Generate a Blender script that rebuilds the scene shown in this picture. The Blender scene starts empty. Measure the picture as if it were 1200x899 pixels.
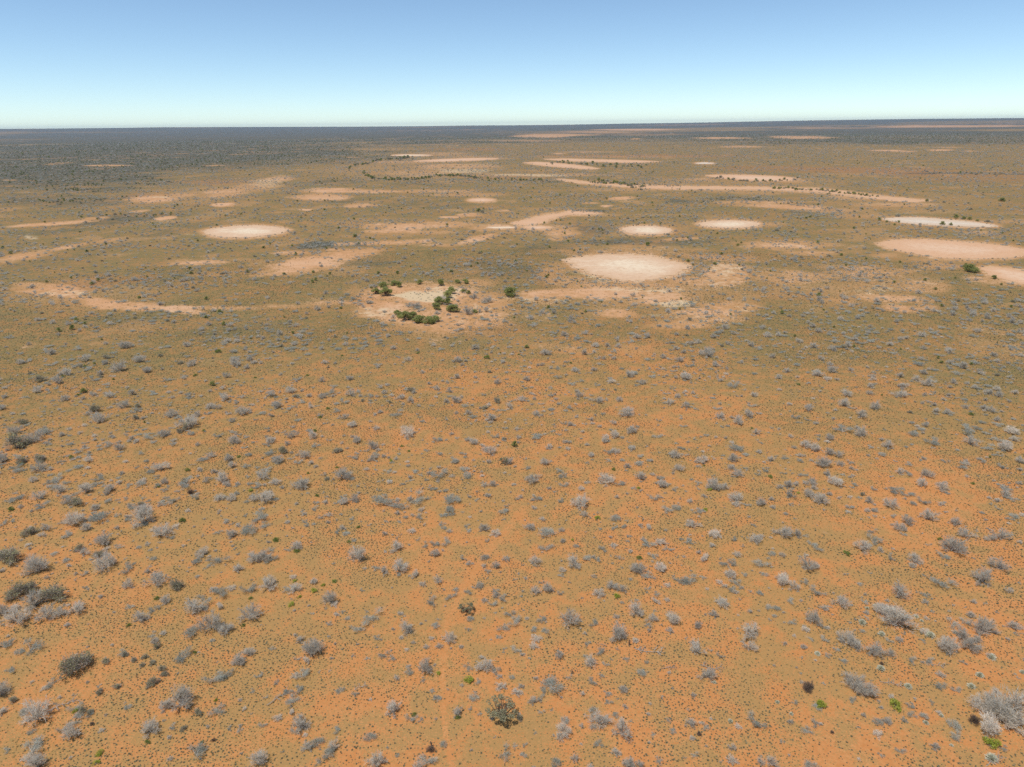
import bpy, math, random
import numpy as np
from mathutils import Matrix, Vector, Euler

# ------------------------------------------------------------------ camera
scene = bpy.context.scene
COL = scene.collection
CAM_H = 60.0
F_PX, CX, CY = 800.0, 600.0, 449.5          # photograph 1200 x 899
PITCH = math.atan((449.5 - 148.0) / F_PX)
ROLL = math.atan(0.0108)
cam_data = bpy.data.cameras.new('camera')
cam_data.sensor_width = 36.0
cam_data.lens = 36.0 * F_PX / 1200.0
cam_data.clip_start = 0.5
cam_data.clip_end = 60000.0
cam = bpy.data.objects.new('camera', cam_data)
COL.objects.link(cam)
R = Matrix.Rotation(math.pi / 2 - PITCH, 4, 'X') @ Matrix.Rotation(-ROLL, 4, 'Z')
cam.matrix_world = Matrix.Translation((0, 0, CAM_H)) @ R
scene.camera = cam
RM = np.array(R.to_3x3())

# ------------------------------------------------------------------ light
SUN_EL, SUN_AZ = math.radians(68), math.radians(-125)     # azimuth from +Y towards +X
scene.view_settings.view_transform = 'Standard'
scene.view_settings.look = 'None'
scene.view_settings.exposure = 0.0
scene.view_settings.gamma = 1.0
world = bpy.data.worlds.new('World')
scene.world = world
world.use_nodes = True
wn = world.node_tree
sky = wn.nodes.new('ShaderNodeTexSky')
sky.sky_type = 'NISHITA'
sky.sun_disc = False
sky.sun_elevation = SUN_EL
sky.sun_rotation = SUN_AZ
sky.altitude = 2800
sky.air_density = 0.92
sky.dust_density = 0.2
sky.ozone_density = 4.2
wn.nodes['Background'].inputs['Strength'].default_value = 0.15
tint = wn.nodes.new('ShaderNodeMix'); tint.data_type = 'RGBA'; tint.blend_type = 'MULTIPLY'
tint.inputs[0].default_value = 1.0; tint.inputs[7].default_value = (1.09, 1.07, .96, 1)      # camera white balance
wn.links.new(sky.outputs[0], tint.inputs[6])
wn.links.new(tint.outputs[2], wn.nodes['Background'].inputs['Color'])
sun_data = bpy.data.lights.new('sun', 'SUN')
sun_data.energy = 3.8
sun_data.angle = math.radians(0.5)
sun_data.color = (1.0, 0.955, 0.89)
sun = bpy.data.objects.new('sun', sun_data)
COL.objects.link(sun)
sd = Vector((math.sin(SUN_AZ) * math.cos(SUN_EL), math.cos(SUN_AZ) * math.cos(SUN_EL), math.sin(SUN_EL)))
sun.rotation_euler = sd.to_track_quat('Z', 'Y').to_euler()
scene.cycles.use_denoising = False
scene.cycles.volume_bounces = 0
scene.cycles.max_bounces = 6
scene.cycles.transparent_max_bounces = 16

rng = np.random.default_rng(7)
rnd = random.Random(11)

# ------------------------------------------------------------------ photo <-> ground
def ray(px, py):
    px = np.asarray(px, float); py = np.asarray(py, float)
    d = np.stack([(px - CX) / F_PX, -(py - CY) / F_PX, -np.ones_like(px)], -1)
    return d @ RM.T

def ground_at(px, py):
    d = ray(px, py)
    t = CAM_H / -np.minimum(d[..., 2], -1e-4)
    return d[..., 0] * t, d[..., 1] * t

def pixel_of(X, Y, Z=0.0):
    p = np.stack([X, Y, np.broadcast_to(Z - CAM_H, np.shape(X))], -1) @ RM
    w = np.maximum(-p[..., 2], 1e-3)
    px = CX + F_PX * p[..., 0] / w
    py = CY - F_PX * p[..., 1] / w
    return px, py, -p[..., 2]

# ------------------------------------------------------------------ value noise
TAB = rng.random((256, 256))
def vnoise(x, y):
    xi = np.floor(x).astype(np.int64); yi = np.floor(y).astype(np.int64)
    fx = x - xi; fy = y - yi
    fx = fx * fx * (3 - 2 * fx); fy = fy * fy * (3 - 2 * fy)
    a = TAB[xi & 255, yi & 255]; b = TAB[(xi + 1) & 255, yi & 255]
    c = TAB[xi & 255, (yi + 1) & 255]; d = TAB[(xi + 1) & 255, (yi + 1) & 255]
    return (a * (1 - fx) + b * fx) * (1 - fy) + (c * (1 - fx) + d * fx) * fy
def fbm(x, y, s, o=4, off=0.0, g=0.5):
    v = np.zeros(np.shape(x)); a = 1.0; tot = 0
    for k in range(o):
        v += a * vnoise(x / s + 17.3 * k + off, y / s + 31.7 * k - off)
        tot += a; a *= g; s *= 0.5
    return v / tot
def sm(a, b, v):
    t = np.clip((v - a) / (b - a), 0, 1)
    return t * t * (3 - 2 * t)

# ------------------------------------------------------------------ land cover, laid out from the photograph
# (cx, cy, rx, ry, strength[, slope])   all photo pixels on the ground sheet
BARE = [
 (760,335,150,36,.42),(1010,335,120,36,.40),(510,358,115,38,.42),(1100,295,130,24,.34),(740,268,110,12,.32),(1080,262,120,12,.3),(480,270,150,20,.3),(620,262,90,20,.32),(90,345,110,18,.34),(230,228,120,16,.34,-.1),(470,200,130,14,.34),(880,215,180,16,.32),(1050,235,150,14,.3),(360,306,90,16,.34,-.1),(290,271,70,11,.34),
 (355,309,48,10,.9,-.14),(400,300,34,6,.8,-.12),(430,294,20,4,.7,-.1),(232,308,36,3,.75,-.04),(212,307,30,6,.4),
 (62,341,40,6,.7,.06),(95,350,36,6,.5,.12),(40,334,30,3,.6),(90,330,45,6,.35,-.08),(125,356,30,6,.85,.1),(160,359,32,5,.75,.03),(212,362,26,4,.75),(225,366,20,3,.6),
 (270,361,48,3.4,.5),(330,359,40,3,.45),(385,355,42,4,.55,-.05),(300,380,40,6,.25),
 (28,300,40,5,.75,-.17),(78,290,34,3.5,.75,-.2),(128,281,30,3,.55,-.16),(170,274,30,2,.35,-.15),(205,268,30,2,.3),(60,262,62,2.2,.8,-.06),(108,256,24,1.5,.6,-.08),
 (135,299,32,4,.35,-.06),(182,233,28,4,.8,-.06),(215,229,30,4,.55,-.08),(165,247,16,2,.6,-.1),(193,256,11,1.6,.95,-.1),(228,243,30,1.8,.3),(261,240,15,2.4,.95,-.03),
 (262,226,34,6,.62,-.06),(300,218,40,7,.5,-.1),(325,210,22,4,.6,-.1),(245,252,50,5,.3,-.25),(270,262,32,5,.3,-.3),
 (395,223,36,3,.85),(440,224,40,2.4,.7),(378,231,34,3.6,.75),(420,241,20,2.4,.7),(370,237,20,2.5,.3),(358,246,8,1,.9),(500,224,60,2.6,.5),(540,228,50,2.2,.45),
 (470,265,52,4,.8,-.02),(455,271,44,3,.75),(520,264,60,4,.6),(500,272,50,2.5,.5),(575,267,40,5,.6),(528,254.5,12,1.2,.95),(548,252,14,2,.7),(590,247,10,1.2,.6),
 (470,284,80,3.4,.7,-.03),(560,280,32,4,.75,-.25),(520,287,44,3,.5),(600,272,44,3,.4),(405,293,30,2,.6),(345,280,46,4,.35),(340,297,28,3,.6),
 (500,345,76,14,.8),(520,372,70,15,.75,-.05),(450,362,36,13,.7),(440,345,40,11,.6),(560,355,42,16,.65),(580,378,28,9,.4),(470,385,42,5,.4),(560,332,32,6,.5,.04),
 (660,344,60,5,.8,-.01),(720,343,60,8,.85),(770,350,44,8,.75,.05),(640,348,44,4,.6),(735,335,90,6,.6),(840,366,56,14,.7),(800,380,44,6,.6),(860,372,30,8,.5),
 (724,367,26,5,.75),(735,296,100,9,.45),(650,318,24,20,.45),(668,330,36,8,.5),(850,322,30,14,.7),(835,302,60,6,.5,.05),(870,338,26,8,.35),(820,330,40,8,.6),
 (660,273,24,5,.65),(655,279,14,4,.5,),(650,268,32,6,.5),(690,252,60,3.6,.4),(645,245,60,3,.35),
 (768,252,60,2,.35),(800,280,30,1.8,.6,-.05),(745,258,44,3,.2),(884,257,40,2,.3),(725,232.5,16,1.8,.9,-.05),(693,238,9,1,.8),(710,241.5,8,1.2,.9),(740,236,20,2,.4),
 (905,263,26,4,.5),(935,288,66,7,.7,.01),(960,296,44,4,.6),(900,287,32,4,.5),(1000,291,40,8,.35),(1040,299,30,5,.5),
 (925,242,42,3,.8,.03),(905,237,60,2.4,.6),(975,247,34,3,.5),(1010,253,44,5,.4),(1090,248,60,5,.35),(1050,240,60,3,.5),
 (940,325,60,11,.55,.04),(1010,320,74,12,.55),(1045,350,52,9,.75,.03),(1060,361,44,7,.7,.02),(990,352,44,7,.45),(1080,335,44,14,.5),(1000,338,60,10,.35),(925,345,36,7,.35),
 (1120,305,80,4,.45,.02),(1100,312,40,6,.5),(1160,330,44,6,.5,.15),(1190,260,60,4,.4),(1000,270,40,2,.2),(1150,272,26,2,.5),(1180,250,60,3,.3),
 (1090,268,80,3,.3,.01),
 (740,222,60,3,.4),(880,226,70,2.4,.4,.03),(1000,232,44,3,.6,.04),(820,210,30,2.5,.5),(925,212,44,3,.5,.02),(640,200,70,2,.3),(660,205,70,2,.45),(590,206,50,1.4,.4),
 (470,190,50,1.6,.5),(515,180,50,3,.45),(555,185,48,3,.4),(540,195,52,4,.55),(495,203,60,5,.45),(480,192,34,3,.3),
 (430,175,80,2,.35),(620,165,70,1.5,.5),(655,158,50,1.8,.6),(700,155,60,2,.5),(640,160,36,1.6,.8),(745,152,50,1.1,.9),(760,158,60,1.6,.45),(735,163,60,1.4,.35),(745,163,8,.7,.8),
 (680,178,50,1.5,.5),(720,184,120,2,.35),(655,180,10,.9,.7),(685,179,6,.9,.7),(870,172,30,1.4,.6),(845,162,34,1.1,.85),(945,161,40,2,.75),(920,160,26,1,.6),(1040,176.5,18,.9,.85),(1062,178,12,.7,.7),
 (1103,176,15,1,.95),(1110,173,22,.8,.6),(1135,177,12,.8,.6),(910,177,12,.7,.5),(980,176,8,.6,.5),(1120,148,110,1.5,.7,-.006),(960,150,60,1.2,.5),(985,204,60,2,.35),
 (90,155.5,60,.8,.3),(130,162,20,.7,.3),(125,194,30,1.1,.6),(250,194,24,1,.5),(20,194,30,1,.3),(10,211,12,1,.5),
 (740,409,34,8,.35),(670,410,34,7,.4),(640,405,30,6,.35),(950,405,24,8,.25),
]
PALE = [  # cream clay speckle
 (500,347,34,6,.9),(520,340,30,4,.6),(445,365,30,6,.5),(600,350,30,3,.4),(560,362,26,8,.4),(540,376,30,5,.35),(478,368,26,6,.35),
 (795,356,30,5,.7),(780,372,40,8,.35),(840,372,40,8,.4),(700,325,44,5,.5,.2),(750,340,50,5,.5),(850,315,24,8,.5),(845,330,24,8,.4),(865,363,24,6,.4),(640,352,44,2,.5),
 (1030,340,44,10,.45),(1050,357,30,5,.4),(960,330,40,7,.3),(1090,330,26,6,.35),(930,288,30,3,.4),(1030,232,50,2.5,.6,.05),(985,205,60,1,.3),
 (545,200,38,3,.55),(560,192,32,3,.4),(490,205,40,3,.35),(470,184,40,2.5,.35),(315,215,24,6,.5),(330,206,18,3,.4),(255,250,32,3,.35,-.2),(230,275,26,3,.45),(350,276,26,2,.4),
 (35,278,12,4,.6),(620,205,40,1,.6),(640,206,24,1.3,.6),(740,186,50,1,.3),(905,235,40,1,.3),(75,343,30,3,.5),(105,344,20,3,.35),(215,365,20,2,.4),(190,231,16,1.5,.6),(1070,250,40,2,.4),(1155,245,40,2,.3),
]
GREEN = [  # cover of short green-olive grass
 (1050,420,300,70,.6),(700,405,300,50,.35),(470,300,300,25,.5),(900,268,200,16,.7),(1000,285,160,9,.7),(200,290,160,26,.5),(200,330,130,20,.55),(560,310,120,34,.75),
 (740,255,120,8,.6),(690,270,80,12,.6),(960,240,80,6,.6),(1140,252,80,8,.6),(460,240,120,10,.6),(780,230,100,10,.5),(1000,310,300,6,.4),(900,300,60,9,.5),(640,385,170,26,.6),(1130,380,180,50,.7),(1080,188,300,12,.5),
 (800,200,300,12,.45),(400,205,100,20,.4),(230,210,100,20,.4),(300,395,300,20,.2),(1100,240,80,4,.5),(960,233,60,3.5,.7),(880,345,60,5,.5),(930,360,40,10,.3),
]
DARK = [  # bluish scrub and far woodland
 (150,175,230,17,1.0,-.03),(60,205,150,22,.75),(230,190,150,14,.55),(40,235,110,14,.55),(400,156,200,5.5,1.0,-.004),(560,152,180,3.5,.95,-.008),(160,160,300,4,.5),
 (900,144.5,440,1.6,1.0,-.0155),(700,156,60,1.6,.6),(900,158,120,1.2,.5),(1080,156,160,1.8,.75),(1050,166,200,3.5,.5),(920,168,100,3,.4),(860,155,60,1,.4),
 (125,258,70,6,.6,-.1),(60,272,80,4,.4,-.1),(110,295,100,9,.4,-.2),(200,272,60,6,.4,-.15),(370,287,24,4,.9,-.03),(425,286,20,3,.9),(395,214,40,4,.5),(480,216,50,3,.4),(250,208,44,3,.4),
 (590,310,80,16,.45),(690,268,50,9,.6),(750,283,80,4,.55),(640,292,60,8,.4),(470,255,30,3,.2),(500,240,40,5,.35),(690,247,22,1.6,.9),(800,236,24,3,.6),(660,213,50,1.3,.5),
 (960,322,22,7,.6),(1000,326,30,5,.55),(985,318,40,5,.4),(890,235,60,1.6,.7,.12),(975,247,22,2.4,.8),(940,249,40,2,.4),(845,234,40,1.5,.5),(1130,203,70,1,.7),(1190,204,40,1,.6),
 (380,234,40,2,.5),(400,236,30,2,.5),(330,308,8,3,.1),(450,310,50,10,.35),(180,330,60,14,.2),(230,320,60,12,.25),(470,168,60,1,.5),(500,168,30,1,.6),(150,380,160,14,.3),
]
RED = [
 (760,183,110,1.6,.7),(1010,200,150,4,.7,.02),(1120,205,120,3,.5,.02),(560,175,60,2,.5),(250,214,34,3,.5),(175,229,30,2,.5),(900,196,60,2,.5),(100,333,40,8,.6,-.15),(160,327,34,4,.5,-.1),
 (1150,210,100,3,.4),(600,208,60,2,.4),(930,347,30,4,.4),(560,385,40,8,.4),(430,352,26,7,.6),(1050,362,50,6,.4),(830,301,50,4,.4),(640,325,14,14,.35),(380,296,44,5,.3),
]
TRACK = [(612,598),(588,628),(566,655),(541,692),(524,730),(518,790),(521,850),(530,905),(545,960)]
TRACK2 = [(575,690),(598,712),(612,742),(618,780)]

def field(px, py, wob, items, soft=.45):
    out = np.zeros(np.shape(px))
    for it in items:
        cx, cy, rx, ry, s = it[:5]
        k = it[5] if len(it) > 5 else 0.0
        m = (np.abs(px - cx) < rx * 1.8) & (np.abs(py - cy) < ry * 1.8 + abs(k) * rx * 1.8)
        if not m.any(): continue
        dx = (px[m] - cx); dy = py[m] - cy - k * dx
        e = np.sqrt((dx / rx) ** 2 + (dy / ry) ** 2) + wob[m]
        out[m] = np.maximum(out[m], s * sm(1.0 + soft, 1.0 - soft, e))
    return out

def polyline_d(px, py, pts):
    d = np.full(np.shape(px), 1e9)
    for (x0, y0), (x1, y1) in zip(pts[:-1], pts[1:]):
        t = np.clip(((px - x0) * (x1 - x0) + (py - y0) * (y1 - y0)) / ((x1 - x0) ** 2 + (y1 - y0) ** 2), 0, 1)
        d = np.minimum(d, np.hypot(px - x0 - t * (x1 - x0), py - y0 - t * (y1 - y0)))
    return d

PANS = []; PAN_SRC = []
def oval(cx, cy, rx, ry, k=0.0, lop=0.0):
    return [(cx + rx * math.cos(a), cy + k * rx * math.cos(a) + ry * math.sin(a) * (1 + lop * math.cos(a))) for a in np.linspace(0, 2 * math.pi, 14, endpoint=False)]
def addpan(P, m, l, wob): PANS.append(P); PAN_SRC.append((P, m, l, wob))
addpan([(664,307),(672,302),(690,299.5),(715,298),(745,298),(768,301),(790,305),(805,310),(806,315),(800,320),(785,325),(760,329),(735,330.5),(712,327),(692,321),(674,314)], 'CREAM', 'largest cream clay pan, right of centre beyond the scrub', wob=.08)
addpan([(238,271),(252,267.5),(275,265),(300,264),(325,266),(338,269.5),(332,273),(315,276),(290,278.5),(265,278.5),(248,276)], 'CREAM', 'isolated pale clay pan on the left side of the plain', wob=.04)
addpan(oval(758.5,269.8,30,5.2,.02), 'CREAM', 'small oval clay pan just behind the largest pan', wob=.035)
addpan(oval(855,262.8,37,4.6,.0), 'CREAM', 'oval clay pan right of the small oval pan', wob=.035)
addpan([(1034,257),(1050,254.8),(1080,255),(1120,258),(1150,261),(1169,265),(1150,266.5),(1120,265.5),(1085,263.5),(1055,261)], 'WHITE', 'thin crescent whitish pan fringed by bushes at the right', wob=.04)
addpan([(1029,286),(1045,281.5),(1080,280.5),(1120,283),(1160,286),(1190,290),(1206,294),(1203,299),(1180,302.5),(1140,303.5),(1100,302),(1065,296),(1040,291)], 'PINK', 'broad pinkish clay pan at the right edge', wob=.03)
addpan([(1148,314.5),(1165,312.5),(1190,316),(1225,322),(1260,330),(1250,342),(1215,336),(1190,331),(1165,324)], 'PINK', 'pinkish clay flat cut by the right edge of the frame', wob=.05)
addpan(oval(563.5,234.6,15,1.9), 'PINK', 'tiny oval clay pan far off near the middle', wob=.03)
addpan([(600,261.5),(612,258.5),(628,254),(640,251.5),(657,249.6),(668,247),(690,248.5),(704,250),(690,252),(668,252),(655,254.5),(644,258),(640,261),(625,263.5),(610,264)], 'PINK', 'crooked arm-shaped clay flat behind the dense scrub', wob=.04)
addpan(oval(630,266.8,17,1.9,.01), 'PINK', 'slim pale oval below the arm-shaped flat', wob=.04)
addpan(oval(588,266.8,19,1.3,-.01), 'CREAM', 'thin white clay sliver left of the slim oval', wob=.04)
addpan([(614,191),(630,190),(655,191.5),(680,194),(702,197.5),(690,198.5),(660,196.5),(635,194)], 'PINK', 'far pink clay strip above the middle', wob=.04)
addpan([(638,186.5),(660,186),(700,187),(740,188),(775,189.5),(745,190.8),(700,189.8),(660,188.6)], 'PINK', 'long thin clay strip just behind the far pink strip', wob=.04)
addpan([(828,206),(845,205),(880,205.2),(915,207),(936,209.5),(925,212),(890,212.2),(855,210)], 'PINK', 'far oblong pink clay pan with dotted shrubs', wob=.04)
addpan([(655,210),(690,213.2),(740,216.5),(800,218.5),(860,218.8),(920,219.5),(965,221.5),(1010,227),(1050,231.5),(1088,235),(1070,236.5),(1020,232.5),(965,226),(900,222.8),(840,222),(780,221.5),(720,218.8),(680,215)], 'PINK', 'very long dry river flat crossing the right half', wob=.05)
addpan(oval(826,191.3,12,.9), 'WHITE', 'tiny white clay dash in the distance', wob=.03)
addpan(oval(482,182,24,1.0), 'CREAM', 'thin white clay dash above the ringed basin', wob=.03)
addpan(oval(535,187.5,50,1.6,-.03), 'PINK', 'clay streak along the top of the tree-ringed basin', wob=.05)

def land(X, Y, Z=0.0):
    """six cover fields at ground points"""
    px, py, w = pixel_of(X, Y, Z)
    front = w > 5
    r = np.hypot(X, Y)
    # wobble in octaves that suit the distance
    wob = np.zeros(np.shape(X))
    for s, lo, hi in ((6, 60, 500), (18, 60, 900), (50, 120, 2500), (150, 350, 7000), (500, 1000, 1e9), (1500, 2500, 1e9)):
        wgt = sm(lo * .6, lo, r) * (1 - sm(hi, hi * 1.8, r))
        wob += wgt * (fbm(X, Y, s, 2, off=s * .13) - .5) * .62
    n_big = fbm(X, Y, 400, 5, off=3.1, g=.62)
    n_mid = fbm(X, Y, 70, 5, off=9.7, g=.6)
    n_far = fbm(X, Y * .8, 1700, 5, off=5.5, g=.65)
    bare = field(px, py, wob, BARE, .7) * front
    pale = field(px, py, wob, PALE, .6) * front
    green = field(px, py, wob, GREEN, .7) * front
    dark = field(px, py, wob * 1.5, DARK, .85) * front
    red = field(px, py, wob, RED, .6) * front
    # unlisted patches of the same kinds
    out = ~front | (px < -20) | (px > 1220)
    far = sm(260, 600, r)
    bare = np.maximum(bare, far * sm(.535, .63, n_mid * .45 + n_far * .55) * np.where(out, .7, .45))
    bare = np.maximum(bare, sm(.60, .70, fbm(X, Y, 26, 4, off=1.7)) * sm(120, 240, r) * .35)
    left = sm(420, 0, px) * front * sm(330, 480, py)
    green0 = sm(60, 330, r) * .58 + .32 + left * .12 + sm(130, 250, r) * .30
    right = sm(700, 1150, px) * sm(560, 400, py) * front
    green = np.clip(np.maximum(green0, green) + right * .25 + (n_mid - .5) * .9 + (n_big - .5) * .45, 0, 1)
    streak = fbm(X * .35, Y, 900, 5, off=12.5, g=.6)
    dark = np.clip(dark * (.75 + .5 * streak) + far * .34 * sm(.42, .60, n_far) + sm(1200, 4000, r) * .62 * sm(.40, .56, streak) + sm(4000, 9000, r) * .15, 0, 1)
    bare = np.maximum(bare, sm(1500, 3500, r) * sm(.60, .70, 1 - streak) * .35 * (1 - .8 * dark))
    # a pale, mottled skirt round each clay pan
    near = front & (px > -60) & (px < 1260) & (py > 170) & (py < 400)
    hd = np.full(np.shape(px), 99.0); qx, qy = px[near], py[near]
    for P in PANS:
        q = [(a, b * 2.6) for a, b in P]; hd[near] = np.minimum(hd[near], polyline_d(qx, qy * 2.6, q + q[:1]))
    sk = np.clip((py - 146) / 165, .08, 1.2) * (.5 + 1.1 * fbm(X, Y, 60, 3, off=4.9))
    bare = np.maximum(bare, .8 * np.exp(-(hd / (9.0 * sk)) ** 1.3))
    pale = np.maximum(pale, .5 * np.exp(-(hd / (8.0 * sk)) ** 1.3))
    dark *= 1 - .9 * sm(.3, .6, bare)
    tr = np.maximum(sm(5.5, 1.5, polyline_d(px, py, TRACK)), .5 * sm(4, 1, polyline_d(px, py, TRACK2))) * front
    return np.clip(bare, 0, 1), np.clip(pale, 0, 1), green, dark, np.clip(red, 0, 1), tr

# horizon line of the photograph -> far ridge height by azimuth
HX = np.array([-600, -200, 0, 75, 150, 190, 300, 420, 500, 550, 600, 700, 800, 900, 1000, 1100, 1200, 1400, 1800], float)
HY = np.array([153, 152, 151, 150.5, 149.9, 149.3, 149.0, 148.6, 148.0, 147.3, 147.0, 145.6, 144.0, 142.2, 140.4, 139.2, 138.3, 137.6, 137.6], float)
RR = 14000.0
_d = ray(HX, HY)
H_AZ = np.arctan2(_d[:, 0], _d[:, 1]); H_Z = CAM_H + RR * _d[:, 2] / np.hypot(_d[:, 0], _d[:, 1])
def terrain_z(X, Y):
    r = np.hypot(X, Y)
    az = np.arctan2(X, Y)
    zt = np.interp(az, H_AZ, H_Z)
    zt = zt + (fbm(X, Y, 2600, 3) - .5) * 14
    s = np.clip((r - 6000) / (RR - 6000), 0, 1)
    z = zt * s ** 1.6
    over = np.clip((r - RR) / 6000, 0, 1)
    return z * (1 - over * .9)

# ------------------------------------------------------------------ node helpers
def new_mat(name):
    m = bpy.data.materials.new(name); m.use_nodes = True
    return m, m.node_tree, m.node_tree.nodes['Principled BSDF']
class NB:
    def __init__(s, nt): s.nt = nt
    def n(s, t, **k):
        x = s.nt.nodes.new(t)
        for a, v in k.items(): setattr(x, a, v)
        return x
    def put(s, sock, v):
        if isinstance(v, bpy.types.NodeSocket): s.nt.links.new(v, sock)
        else:
            if isinstance(v, tuple) and len(v) == 3 and sock.type == 'RGBA': v = v + (1,)
            sock.default_value = v
    def math(s, op, a, b=0.0, c=0.0, clamp=False):
        x = s.n('ShaderNodeMath', operation=op); x.use_clamp = clamp
        s.put(x.inputs[0], a); s.put(x.inputs[1], b)
        if op in ('MULTIPLY_ADD',): s.put(x.inputs[2], c)
        return x.outputs[0]
    def mix(s, f, a, b, mode='MIX'):
        x = s.n('ShaderNodeMix', data_type='RGBA', blend_type=mode)
        s.put(x.inputs[0], f); s.put(x.inputs[6], a); s.put(x.inputs[7], b)
        return x.outputs[2]
    def noise(s, vec, scale, detail=3.0, rough=.55, dist=0.0):
        x = s.n('ShaderNodeTexNoise')
        s.put(x.inputs['Vector'], vec); x.inputs['Scale'].default_value = scale
        x.inputs['Detail'].default_value = detail; x.inputs['Roughness'].default_value = rough
        x.inputs['Distortion'].default_value = dist
        return x.outputs[0]
    def ss(s, v, a, b):
        x = s.n('ShaderNodeMapRange', interpolation_type='SMOOTHSTEP')
        s.put(x.inputs[0], v); x.inputs[1].default_value = a; x.inputs[2].default_value = b
        return x.outputs[0]

# ------------------------------------------------------------------ ground
def build_ground():
    az = np.concatenate([np.arange(-52, 52.01, .2), np.arange(57, 308, 5)])
    az = np.radians(az)
    ys = np.concatenate([np.arange(1500, 620, -10), np.arange(620, 420, -3), np.arange(420, 210, -1.1), np.arange(210, 157.2, -.55)])
    dep = PITCH + np.arctan((ys - 449.5) / F_PX)
    rad = CAM_H / np.tan(dep)
    rad = np.concatenate([[.02, 6], rad[rad > 8], np.linspace(5900, 14000, 56), [14800, 15800, 16800]])
    rad = np.unique(rad)
    A, Rr = np.meshgrid(az, rad)
    X = Rr * np.sin(A); Y = Rr * np.cos(A); Z = terrain_z(X, Y)
    na, nr = len(az), len(rad)
    co = np.stack([X, Y, Z], -1).reshape(-1, 3)
    i = np.arange(nr - 1)[:, None] * na; j = np.arange(na)[None, :]; j2 = (j + 1) % na
    q = np.stack([i + j, i + na + j, i + na + j2, i + j2], -1).reshape(-1, 4)[:, ::-1]
    me = bpy.data.meshes.new('ground')
    me.vertices.add(len(co)); me.vertices.foreach_set('co', co.ravel())
    me.loops.add(q.size); me.loops.foreach_set('vertex_index', q.ravel().astype(np.int32))
    me.polygons.add(len(q)); me.polygons.foreach_set('loop_start', np.arange(0, q.size, 4, dtype=np.int32))
    me.update(calc_edges=True)
    me.polygons.foreach_set('use_smooth', np.ones(len(q), bool))
    b, p, g, d, rd, tr = land(X.ravel(), Y.ravel(), Z.ravel())
    a1 = me.attributes.new('cover_a', 'FLOAT_COLOR', 'POINT')
    a1.data.foreach_set('color', np.stack([b, p, g, d], -1).ravel().astype(np.float32))
    a2 = me.attributes.new('cover_b', 'FLOAT_COLOR', 'POINT')
    a2.data.foreach_set('color', np.stack([rd, tr, sm(90, 230, np.hypot(X.ravel(), Y.ravel())), np.ones_like(rd)], -1).ravel().astype(np.float32))
    m, nt, bs = new_mat('red_sand_and_grass')
    B = NB(nt)
    geo = B.n('ShaderNodeNewGeometry').outputs['Position']
    at1 = B.n('ShaderNodeAttribute', attribute_name='cover_a'); at2 = B.n('ShaderNodeAttribute', attribute_name='cover_b')
    s1 = B.n('ShaderNodeSeparateColor'); nt.links.new(at1.outputs['Color'], s1.inputs[0])
    s2 = B.n('ShaderNodeSeparateColor'); nt.links.new(at2.outputs['Color'], s2.inputs[0])
    bare, pale, green, dark = s1.outputs[0], s1.outputs[1], s1.outputs[2], at1.outputs['Alpha']
    red, track = s2.outputs[0], s2.outputs[1]
    n_s = B.noise(geo, 2.2, 4, .65)          # half-metre mottling
    n_m = B.noise(geo, .28, 5, .6)           # few metres
    n_l = B.noise(geo, .035, 5, .62)         # tens of metres
    n_f = B.noise(geo, 9.0, 3, .7)
    vor = B.n('ShaderNodeTexVoronoi', feature='F1'); nt.links.new(geo, vor.inputs['Vector'])
    vor.inputs['Scale'].default_value = 1.15
    vor2 = B.n('ShaderNodeTexVoronoi', feature='F1'); nt.links.new(geo, vor2.inputs['Vector'])
    vor2.inputs['Scale'].default_value = .33
    sand = B.mix(B.ss(n_m, .3, .7), (.525, .228, .078), (.585, .280, .108))
    sand = B.mix(B.ss(n_s, .35, .7), sand, (.50, .198, .062))
    straw = B.mix(n_s, (.41, .235, .082), (.31, .195, .075))
    n_v = B.noise(geo, 5.5, 3, .75)
    olive = B.mix(n_m, (.183, .152, .056), (.128, .125, .056))
    far_f = s2.outputs[2]
    olive = B.mix(far_f, B.mix(n_m, (.40, .230, .082), (.30, .195, .075)), olive)
    # straw veil in drifts near by
    veil = B.ss(B.math('ADD', n_m, B.math('MULTIPLY', n_l, .9)), .70, 1.12)
    veil = B.math('MULTIPLY', veil, B.math('SUBTRACT', 1.0, B.math('MULTIPLY', track, .8)))
    col = B.mix(B.math('MULTIPLY', B.ss(B.math('ADD', veil, B.math('MULTIPLY', B.math('SUBTRACT', n_v, .5), 4.0)), .35, .75), .85), sand, straw)
    # green-olive cover, broken up by patches of tufts
    gsum = B.math('ADD', green, B.math('MULTIPLY', B.math('SUBTRACT', n_l, .5), 1.15))
    gsum = B.math('ADD', gsum, B.math('MULTIPLY', B.math('SUBTRACT', n_m, .5), .9))
    n_x = B.noise(geo, .75, 4, .7)
    gsum = B.math('ADD', gsum, B.math('MULTIPLY', B.math('SUBTRACT', n_s, .5), 2.0))
    gsum = B.math('ADD', gsum, B.math('MULTIPLY', B.math('SUBTRACT', n_x, .5), 1.3))
    gsum = B.math('ADD', gsum, B.math('MULTIPLY', B.math('SUBTRACT', n_v, .5), 5.0))
    gfac = B.ss(gsum, .15, .95)
    tuft = B.ss(vor.outputs['Distance'], .62, .25)
    gfac2 = B.math('MULTIPLY', gfac, B.math('MULTIPLY_ADD', tuft, .35, .68), clamp=True)
    col = B.mix(gfac2, col, olive)
    # red-brown
    rfac = B.math('MULTIPLY', red, B.ss(n_l, .25, .6))
    col = B.mix(B.math('MULTIPLY', rfac, .75), col, (.40, .165, .07))
    # bare sand patches
    bsum = B.math('ADD', B.math('MULTIPLY', bare, .92), B.math('MULTIPLY', B.math('SUBTRACT', n_m, .5), 1.0))
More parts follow.
